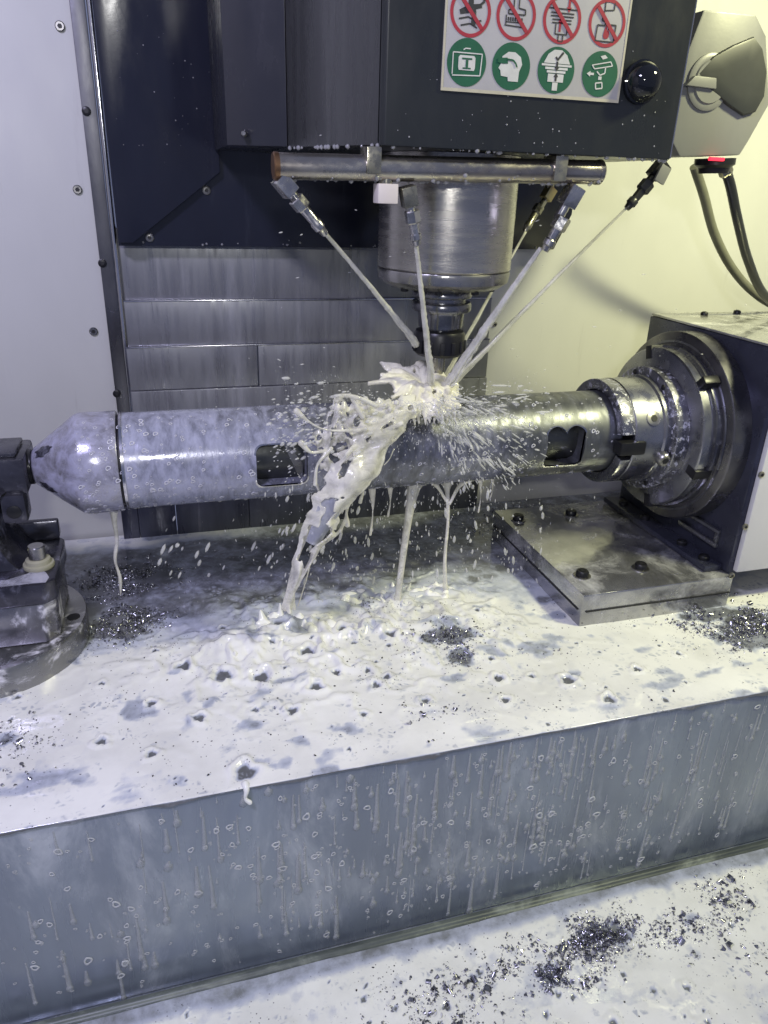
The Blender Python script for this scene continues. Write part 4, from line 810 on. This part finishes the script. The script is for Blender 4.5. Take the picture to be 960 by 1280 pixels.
# veil to the left of the cutter
ribbon([(P(520, 492, -0.04), P(505, 530, -0.055)), (P(480, 494, -0.05), P(478, 545, -0.065)), (P(448, 500, -0.055), P(446, 562, -0.07)), (P(425, 498, -0.06), P(424, 560, -0.07)), (P(404, 520, -0.06), P(410, 572, -0.07)), (P(388, 540, -0.06), P(396, 566, -0.07))], 0.0009, 440, hole=0.63, edge=0.6, cup=0.012)
ribbon([(P(440, 545, -0.065), P(470, 560, -0.07)), (P(424, 562, -0.07), P(452, 590, -0.075)), (P(404, 572, -0.07), P(430, 612, -0.08)), (P(394, 596, -0.07), P(420, 640, -0.085)), (P(390, 612, -0.07), P(414, 668, -0.09))], 0.0008, 480, hole=0.58, edge=0.6)
for pts, rad in [([(470, 505), (448, 499), (432, 497), (424, 499)], [0.0030, 0.0024, 0.0022, 0.0044]), ([(455, 535), (425, 540), (403, 535), (386, 524), (371, 514)], [0.0026, 0.0016, 0.0011, 0.0014, 0.0034]), ([(500, 530), (468, 545), (456, 566), (444, 600), (432, 640), (424, 662)], [0.0030, 0.0022, 0.0018, 0.0013, 0.0012, 0.0024]),
                 ([(455, 520), (446, 508), (441, 498)], [0.0030, 0.0024, 0.0018]), ([(412, 560), (398, 580), (394, 604)], [0.0026, 0.0016, 0.0024]), ([(408, 562), (386, 566), (377, 556)], [0.0020, 0.0016, 0.0036]),
                 ([(435, 615), (431, 640), (432, 655)], [0.0022, 0.0014, 0.0032]), ([(392, 690), (382, 720), (374, 755)], [0.0016, 0.0012, 0.0012]), ([(452, 590), (456, 610), (451, 626)], [0.0022, 0.0014, 0.0024]), ([(400, 640), (385, 668), (372, 700), (360, 740), (354, 760)], [0.002, 0.0026, 0.0028, 0.0030, 0.0044])]:
    B.chain([jit(P(x, y, -0.075-0.0001*(520-x)), 0.002) for x, y in pts], rad, 16)
for i in range(26):
    q = rs.random(); B.ball(P(500-110*q+rs.uniform(-12, 12), 512+50*q+rs.uniform(-22, 24), -0.068), rs.uniform(0.0010, 0.0036)*(1.1-0.4*q))
for i in range(9):
    p0 = P(rs.uniform(390, 500), rs.uniform(505, 570), -0.065); p1 = p0+Vector((-rs.uniform(0.004, 0.020), -0.004, -rs.uniform(-0.008, 0.022))); B.chain([p0, jit((p0+p1)/2, 0.002), p1], [rs.uniform(0.0010, 0.0022), rs.uniform(0.0008, 0.0013), rs.uniform(0.0008, 0.0018)], 12)
tag(melt(shells, B, 'coolant_sheet', M_veil, 0.0008, 3), 'torn coolant sheet thrown left and falling to the table', 'splash')
# falling streams
def stream(pts, rad, label, d=-0.045):
    B = Blob(); B.chain([P(x, y, dd) for x, y, dd in pts], rad, 26); return tag(B.build('coolant_stream', M_veil, 0.0009, 4), label, 'coolant stream', 'coolant streams falling from the workpiece')
stream([(528, 596, -0.004), (518, 606, -0.010), (511, 645, -0.020), (503, 700, -0.028), (498, 742, -0.032), (496, 754, -0.032)], [0.012, 0.0085, 0.0052, 0.0044, 0.0042, 0.007], 'thick middle coolant stream falling straight from the workpiece')
stream([(558, 597, -0.002), (559, 612, -0.008), (560, 650, -0.015), (556, 700, -0.02), (557, 744, -0.022)], [0.010, 0.0036, 0.0022, 0.0026, 0.0040], 'thin coolant stream right of the thick one')
stream([(142, 632, -0.002), (143, 652, 0.0), (146, 676, 0.0), (144, 700, 0.0), (150, 722, 0.0), (151, 744, 0.0)], [0.0060, 0.0034, 0.0022, 0.0026, 0.0016, 0.0024, 0.0010], 'pale coolant trickle dripping below the coned end')
B = Blob(); B.chain([P(590, 596, -0.004), P(574, 608, -0.010), P(562, 630, -0.014)], [0.006, 0.0026, 0.0020], 20); B.chain([P(540, 600, -0.004), P(548, 610, -0.010), P(558, 626, -0.012)], [0.005, 0.0022, 0.002], 16)
for x, y0, y1, r in [(465, 610, 668, 0.0026), (487, 606, 645, 0.0024), (600, 600, 640, 0.0020), (615, 598, 622, 0.0018), (640, 597, 612, 0.0014)]:
    B.chain([P(x, y0-10, -0.004), P(x+1, (y0+y1)/2, -0.008), P(x-2, y1, -0.008)], [r*2.4, r*0.42, r*0.8], 18)
tag(B.build('coolant_drips', M_milk, 0.0009, 3), 'short coolant drips hanging under the middle of the workpiece', 'coolant', kind='stuff')
# table splashes
B = Blob()
def spike(c, h, lean, r):
    c = Vector(c); 
    if rs.random() < 0.22: B.chain([c, c+Vector((lean[0]*0.4, lean[1]*0.4, h*0.5)), c+Vector((lean[0], lean[1], h))], [r, r*0.6, r*0.3], 12)
    else:
        k_ = rs.uniform(0, 6.28); e = Vector((math.cos(k_), math.sin(k_)*0.7, 0))*rs.uniform(0.006, 0.016); B.chain([c-e-Vector((0, 0, r*0.5)), jit(c, 0.003)+Vector((0, 0, h*0.10)), c+e-Vector((0, 0, r*0.5))], [r*0.7, r*0.75, r*0.6], 10)
for c, n_, rr, h in [((-0.222, -0.082), 16, 0.022, 0.018), ((-0.165, -0.045), 18, 0.020, 0.014), ((-0.128, -0.056), 9, 0.013, 0.010), ((-0.185, -0.105), 10, 0.018, 0.010)]:
    for k in range(n_):
        a = 6.28*k/n_+rs.uniform(-.2, .2); r_ = rr*rs.uniform(0.8, 1.1)
        spike((c[0]+r_*math.cos(a), c[1]+r_*0.8*math.sin(a), 0.0), h*rs.uniform(0.3, 1.2), (0.010*math.cos(a)*rs.random(), 0.010*math.sin(a)*rs.random()), rs.uniform(0.0045, 0.0085))
    for k in range(26):
        a = rs.uniform(0, 6.28); B.ball((c[0]+rr*math.cos(a)*rs.uniform(0.85, 1.2), c[1]+0.8*rr*math.sin(a)*rs.uniform(0.85, 1.2), -0.001), rs.uniform(0.003, 0.0065))
for c, n_, rr, h in [((-0.030, -0.020), 20, 0.024, 0.012), ((0.022, -0.018), 12, 0.016, 0.008), ((-0.075, -0.01), 12, 0.022, 0.008)]:
    for k in range(n_):
        a = 6.28*k/n_; r_ = rr*rs.uniform(0.6, 1.15); spike((c[0]+r_*math.cos(a), c[1]+r_*0.7*math.sin(a), 0.0), h*rs.uniform(0.3, 1.3), (0.006*math.cos(a), 0.004*math.sin(a)), rs.uniform(0.004, 0.0075))
# curl that spills over the front edge
for pts in [][:0] or [[(-0.2305, -0.266, 0.0), (-0.2300, -0.2705, -0.002), (-0.2315, -0.2712, -0.009), (-0.228, -0.2715, -0.014)]] if True else [[(-0.236, -0.262, 0.002), (-0.232, -0.272, 0.0), (-0.233, -0.276, -0.008), (-0.229, -0.277, -0.013)], [(-0.222, -0.262, 0.002), (-0.219, -0.273, 0.0), (-0.222, -0.276, -0.006)], [(-0.245, -0.262, 0.001), (-0.242, -0.273, -0.002), (-0.239, -0.276, -0.010)]]: B.chain(pts, [0.004, 0.0028, 0.0018, 0.0026], 12)
tag(B.build('table_splash', liquid('table_splash_milk', (0.86, 0.86, 0.80), 0.08, 0.0), 0.0011, 5), 'lumpy coolant splashes and ridges on the table below the workpiece', 'splash', kind='stuff')
# translucent film inside the falling sheet
b = BM(); rows = [(P(440, 600, D1-0.012), P(462, 584, D1-0.012)), (P(402, 625, D1-0.016), P(440, 616, D1-0.016)), (P(392, 650, D1-0.02), P(420, 650, D1-0.02)), (P(382, 676, D1-0.02), P(398, 680, D1-0.02))]
Ls = catmull([a for a, q in rows], 6); Rs = catmull([q for a, q in rows], 6); gv = [[b.verts.new(l.lerp(q, s/6)+Vector((0, -0.006*math.sin(s/6*3.14)-0.0005, 0))) for s in range(7)] for l, q in zip(Ls, Rs)]
for A, C_ in zip(gv, gv[1:]):
    for j in range(6): b.faces.new((A[j], A[j+1], C_[j+1], C_[j]))
bmesh.ops.solidify(b, geom=b.faces[:], thickness=0.0008); tag(obj('coolant_film', b, M_thin, None, 180), 'thin lilac see-through film within the falling sheet', 'coolant film')
# ------------------------------------------------------------------ droplets in the air, beads on surfaces
ms = []
def flyer(x, y, d, r, dirv, st): ms.append(m4(P(x, y, d), dirv, (r, r, r*st)))
for i in range(360):     # left spray
    a = rs.uniform(150, 205); L_ = rs.uniform(30, 150)**1.0; x = 520+L_*math.cos(R(a))*1.25; y = 515-L_*math.sin(R(a))*0.6+rs.uniform(-25, 45)+0.15*L_
    flyer(x, y, rs.uniform(-0.10, -0.03), rs.choice([0.0004, 0.0006, 0.0008, 0.0010, 0.0017]), (math.cos(R(a)), -0.2, math.sin(R(180-a))*0.6-0.2), rs.uniform(1.2, 3.2))
for i in range(760):     # right and downward fan over the workpiece
    a = rs.uniform(-8, 78); L_ = 15+130*rs.random()**1.3; x = 545+L_*math.cos(R(a))+rs.gauss(0, 8); y = 500+L_*math.sin(R(a))*0.95+rs.gauss(0, 8)
    flyer(x, y, rs.uniform(-0.085, -0.055), rs.choice([0.0003, 0.0004, 0.0006, 0.0008, 0.0012]), (math.cos(R(a))+rs.uniform(-.2, .2), -0.15, -math.sin(R(a))+rs.uniform(-.2, .2)), rs.choice([1.2, 1.5, 2, 3, 4, 6, 9]))
for i in range(170):     # falling drops below
    x = rs.uniform(330, 690); y = rs.uniform(605, 730); flyer(x, y, rs.uniform(-0.09, 0.0), rs.choice([0.0006, 0.0009, 0.0013, 0.0019]), (rs.uniform(-.25, .25)+(x-520)*0.0012, 0, -1), rs.uniform(1.3, 4.0))
for i in range(46):
    x = rs.uniform(190, 420); y = rs.uniform(640, 720); flyer(x, y, rs.uniform(-0.07, 0.05), rs.choice([0.0008, 0.0013, 0.002]), (-0.45, 0, -1), rs.uniform(1.5, 4.0))
for i in range(40): flyer(rs.uniform(320, 960), rs.uniform(130, 470), rs.uniform(-0.1, 0.05), rs.choice([0.0004, 0.0006]), (1, 0, rs.uniform(-.3, .5)), rs.uniform(1.5, 5))
for i in range(2600):
    L_ = abs(rs.gauss(0, 75)); a = rs.uniform(-30, 210); x = 525+L_*1.3*math.cos(R(a)); y = 515+L_*0.75*math.sin(R(a))-10
    flyer(x, y, rs.uniform(-0.11, -0.02), 0.00016+0.0004*rs.random()**3, (math.cos(R(a)), 0, -math.sin(R(a))), rs.uniform(1, 4))
for i in range(900):
    x = rs.gauss(500, 110); y = rs.uniform(600, 760); flyer(x, y, rs.uniform(-0.10, 0.02), 0.00018+0.0005*rs.random()**3, (rs.uniform(-.3, .3), 0, -1), rs.uniform(1, 5))
vs, fs = stack(IC1_V, IC1_F, ms); tag(finish('flying_droplets', np_mesh('drops', vs, fs), M_mist, None, 180), 'coolant droplets flying around the cutter and workpiece', 'droplets', kind='stuff')
# beads
ms = []
def bead(p, r, d=(0, 0, 1), st=0.8): ms.append(m4(p, d, (r, r, r*st)))
for i in range(46): bead(Vector((0.178-0.262*rs.random()**1.3, -0.099+rs.uniform(0, .004), ZB-0.0005)), 0.0006+0.0026*rs.random()**2.5, (0, 0, 1), rs.uniform(0.6, 1.2))
for i in range(26):
    q = rs.random(); bead(Vector((-0.0870-0.0515*q, -0.0945+0.114*q, ZB)), rs.choice([0.0012, 0.002]), (0, 0, 1), 1.1)
for i in range(90):
    q = pa.lerp(pb, rs.random()); a = rs.gauss(math.pi, 0.5); bead(q+Vector((0, -math.sin(a)*0.0098, math.cos(a)*0.0098)), rs.choice([0.0009, 0.0014, 0.0022]), (0, 0, 1), 1.0)
for i in range(120):     # underside of the workpiece
    x = rs.uniform(-0.345, 0.20); a = rs.gauss(math.pi*0.86, 0.22); rr = RC if x < -0.31 else RW; d = Vector((0, -math.sin(a), math.cos(a))); bead(Vector((x, 0, HZ))+d*rr, rs.choice([0.0010, 0.0015, 0.0022]), d, 0.6)
for i in range(26): bead(Vector((rs.uniform(-0.298, 0.24), 0.1958, 0.3625+abs(rs.gauss(0, 0.004)))), rs.choice([0.0010, 0.0016]), (0, -1, 0), 0.6)
for i in range(50): bead(Vector((rs.uniform(-0.29, -0.19), 0.1856, rs.uniform(0.46, 0.65))), rs.choice([0.0003, 0.0005, 0.0008]), (0, -1, 0), 0.5)
for i in range(60): bead(Vector((rs.uniform(-0.08, 0.175), -0.1003, 0.4615+abs(rs.gauss(0, 0.035)))), rs.choice([0.0003, 0.0005, 0.0008]), (0, -1, 0), 0.4)
vs, fs = stack(IC1_V, IC1_F, ms); tag(finish('hanging_beads', np_mesh('beads', vs, fs), M_bead, None, 180), 'small coolant beads hanging from edges and undersides', 'droplets', kind='stuff')
# foam bubbles: little raised rings
TV, TF = torus_tpl(16, 6); rg1 = []; rg2 = []
_an = np.arctan2(TV[:, 1], TV[:, 0]); _k = (1+0.16*np.sin(2*_an+0.6)+0.10*np.sin(3*_an+2)+0.06*np.sin(5*_an)); TV = TV*np.stack([_k, _k, 0.6+0.8*(0.5+0.5*np.sin(_an-1.2))], -1)
cl = [(rs.uniform(-0.42, 0.22), rs.uniform(-0.19, -0.02), rs.uniform(0.008, 0.035)) for k in range(26)]
cl += [(-0.245, -0.05, 0.012), (-0.23, -0.075, 0.02), (-0.335, -0.10, 0.012), (-0.33, -0.13, 0.012), (0.03, -0.07, 0.04), (0.06, -0.11, 0.04), (-0.02, -0.09, 0.04)]
for i in range(640):
    if rs.random() < 0.45: x = rs.uniform(-0.47, 0.27); z = -0.010-0.190*rs.random()
    else: q = rs.choice(cl); x = rs.gauss(q[0], q[2]); z = rs.gauss(q[1], q[2]*1.1)
    if not (-0.48 < x < 0.32 and -0.203 < z < -0.008): continue
    if x < -0.25 and rs.random() < 0.45: continue
    r = 0.0004+0.0018*rs.random()**3.2+0.0006*rs.random(); el = rs.uniform(0.9, 1.5)
    rg1.append(m4(Vector((x, YFR-0.0003, z)), (0, -1, 0), (r, r*el, r*0.8), rs.uniform(0, 6.28)))
    if rs.random() < 0.35: q = rs.uniform(0.4, 0.9); rg1.append(m4(Vector((x+rs.uniform(-1.4, 1.4)*r, YFR-0.0003, z-r*rs.uniform(1.0, 2.4))), (0, -1, 0), (r*q, r*q*1.1, r*q*0.8)))
vs, fs = stack(TV, TF, rg1); tag(finish('front_bubbles', np_mesh('rings', vs, fs), M_ring, None, 180), 'ring shaped foam bubbles sliding down the table front', 'bubbles', kind='stuff')
for i in range(650):
    x = -0.345+0.55*rs.random()**1.5; a = R(rs.uniform(15, 150)); rr = (RC if x < -0.311 else RW)+0.0002; d = Vector((0, -math.sin(a), math.cos(a))); r = 0.0004+0.0016*rs.random()**2.2
    if (-0.19 < x < -0.133 or 0.118 < x < 0.176) and 48 < math.degrees(a) < 128: continue
    rg2.append(m4(Vector((x, 0, HZ))+d*rr, d, (r, r, r)))
vs, fs = stack(TV, TF, rg2); tag(finish('workpiece_bubbles', np_mesh('rings2', vs, fs), liquid('pale_foam_ring', (0.62, 0.62, 0.68), 0.1, 0.0, 0.85), None, 180), 'ring shaped foam bubbles on the workpiece', 'bubbles', kind='stuff')
# runs of milky coolant down the table front
ms = []
for i in range(420):
    x = rs.gauss(0.02, 0.2); z = -0.004-0.16*rs.random()**1.3; L_ = 0.004+0.05*rs.random()**2.2; n_ = int(L_/0.0012)+1; r = rs.uniform(0.0006, 0.0026); dx = 0
    for k in range(n_): dx += rs.uniform(-.00012, .00012); ms.append(m4((x+dx, YFR-0.0001, z-k*0.0012), None, (r*(0.6+0.8*k/n_), 0.00035, 0.0012)))
    ms.append(m4((x+dx, YFR-0.0001, z-L_), None, (r*1.7, 0.0008, r*2.2)))
vs, fs = stack(IC1_V, IC1_F, ms); tag(finish('coolant_runs', np_mesh('runs', vs, fs), liquid('thin_run', (0.58, 0.61, 0.62), 0.15, 0.0, 0.34), None, 180), 'thin milky coolant runs down the table front', 'coolant', kind='stuff')
# ------------------------------------------------------------------ metal chips
def chip_tpl(seed, turns, seg=7):
    q = random.Random(seed); V = []; F = []; w_ = q.uniform(0.25, 0.5)
    for k in range(seg+1):
        a = turns*2*math.pi*k/seg; s = 1+0.25*k/seg
        for j in (-1, 1): V.append((s*math.cos(a)*0.5, j*w_+0.35*k/seg*turns, s*math.sin(a)*0.5))
    for k in range(seg): F.append((2*k, 2*k+1, 2*k+3, 2*k+2))
    return np.array(V, 'f'), np.array(F)
TPL = [chip_tpl(1, 0.35), chip_tpl(2, 0.6), chip_tpl(3, 0.9), chip_tpl(4, 0.2)]
M_chip = metal('steel_chips', (0.48, 0.48, 0.52), 0.24, 0.9, (0.17, 0.17, 0.20), 160, rv=0.12, film=(0.60, 0.74), fcol=(0.5, 0.5, 0.5), fsc=120)
def chips(name, blobs, n, zf, z0, label, smin=0.0012, smax=0.0034, big=()):
    vs_, fs_ = [], []; off = 0; lists = [[] for _ in TPL]; wts = [b_[2]*b_[3]*b_[4]**2 for b_ in blobs]
    ptsx = []; 
    for i in range(n):
        bl = rs.choices(blobs, wts)[0]; x = rs.gauss(bl[0], bl[2]*0.60); y = rs.gauss(bl[1], bl[3]*0.60)
        if n1(x*42+5, y*60+9, 512)*0.6+n1(x*110, y*130, 513)*0.4 < rs.uniform(0.30, 0.62): continue
        ptsx.append((x, y, min(smin*math.exp(rs.gauss(0.1, 0.5)), smax*1.6)))
    ptsx += [(x, y, s) for x, y, s in big]
    ptsx = [p for p in ptsx if (YFR+0.004 < p[1] < YB-0.02 if z0 == 0 else p[1] < YFR-0.014)]
    A = np.array(ptsx); H = zf(A[:, 0], A[:, 1])
    for (x, y, s), h in zip(ptsx, H):
        d = Vector((rs.gauss(0, 1), rs.gauss(0, 1), rs.gauss(0, 0.7))); lists[rs.randrange(4)].append(m4((x, y, z0+h+s*rs.uniform(-0.35, 0.35)), d, (s, s, s), rs.uniform(0, 6)))
    for (V, F), L_ in zip(TPL, lists):
        if not L_: continue
        v, f = stack(V, F, L_); vs_.append(v); fs_.append(f+off); off += len(v)
    o = finish(name, np_mesh(name, np.concatenate(vs_), np.concatenate(fs_)), M_chip, None, 0); return tag(o, label, 'metal chips', kind='stuff')
chips('table_chips', T_CH, 20000, table_h, 0.0, 'dark steel chips scattered in piles on the table top')
bigc = [(at(x, y, 2, -0.2).x, at(x, y, 2, -0.2).y, s) for x, y, s in [(905, 1182, 0.006), (925, 1200, 0.007), (915, 1180, 0.006), (870, 1190, 0.005), (850, 1235, 0.006), (865, 1205, 0.005), (845, 1195, 0.005), (855, 1215, 0.005), (938, 1215, 0.006), (692, 1266, 0.006), (855, 1140, 0.006), (900, 1165, 0.005), (930, 1160, 0.004), (730, 1228, 0.004)]]
chips('floor_chips', F_CH, 8500, floor_h, -0.204, 'curled steel chips piled in the coolant pool on the floor', 0.0014, 0.0042, bigc)
ms = []
for i in range(1500):
    x = rs.uniform(-0.5, 0.36); y = rs.uniform(YFR+0.006, -0.02); s = 0.0004+0.0010*rs.random()**3
    if float(fbm(np.array([x]), np.array([y]), 18, 333, 3)[0]) < rs.uniform(0.40, 0.60): continue
    ms.append(m4((x, y, float(table_h(np.array([x]), np.array([y]))[0])+0.0001), (rs.gauss(0, .25), rs.gauss(0, .25), 1), (s, s*rs.uniform(0.5, 1), s*0.25), rs.uniform(0, 6)))
for i in range(700):
    x = rs.uniform(-0.3, 0.33); y = rs.uniform(-0.45, YFR-0.03); s = 0.0004+0.0012*rs.random()**3
    if float(fbm(np.array([x]), np.array([y]), 16, 353, 3)[0]) < rs.uniform(0.42, 0.62): continue
    ms.append(m4((x, y, -0.204+float(floor_h(np.array([x]), np.array([y]))[0])+0.0001), (rs.gauss(0, .25), rs.gauss(0, .25), 1), (s, s*rs.uniform(0.5, 1), s*0.25), rs.uniform(0, 6)))
vs, fs = stack(IC1_V, IC1_F, ms); tag(finish('dark_flecks', np_mesh('flecks', vs, fs), M_black, None, 180), 'fine dark metal flecks floating on the white coolant', 'metal flecks', kind='stuff')
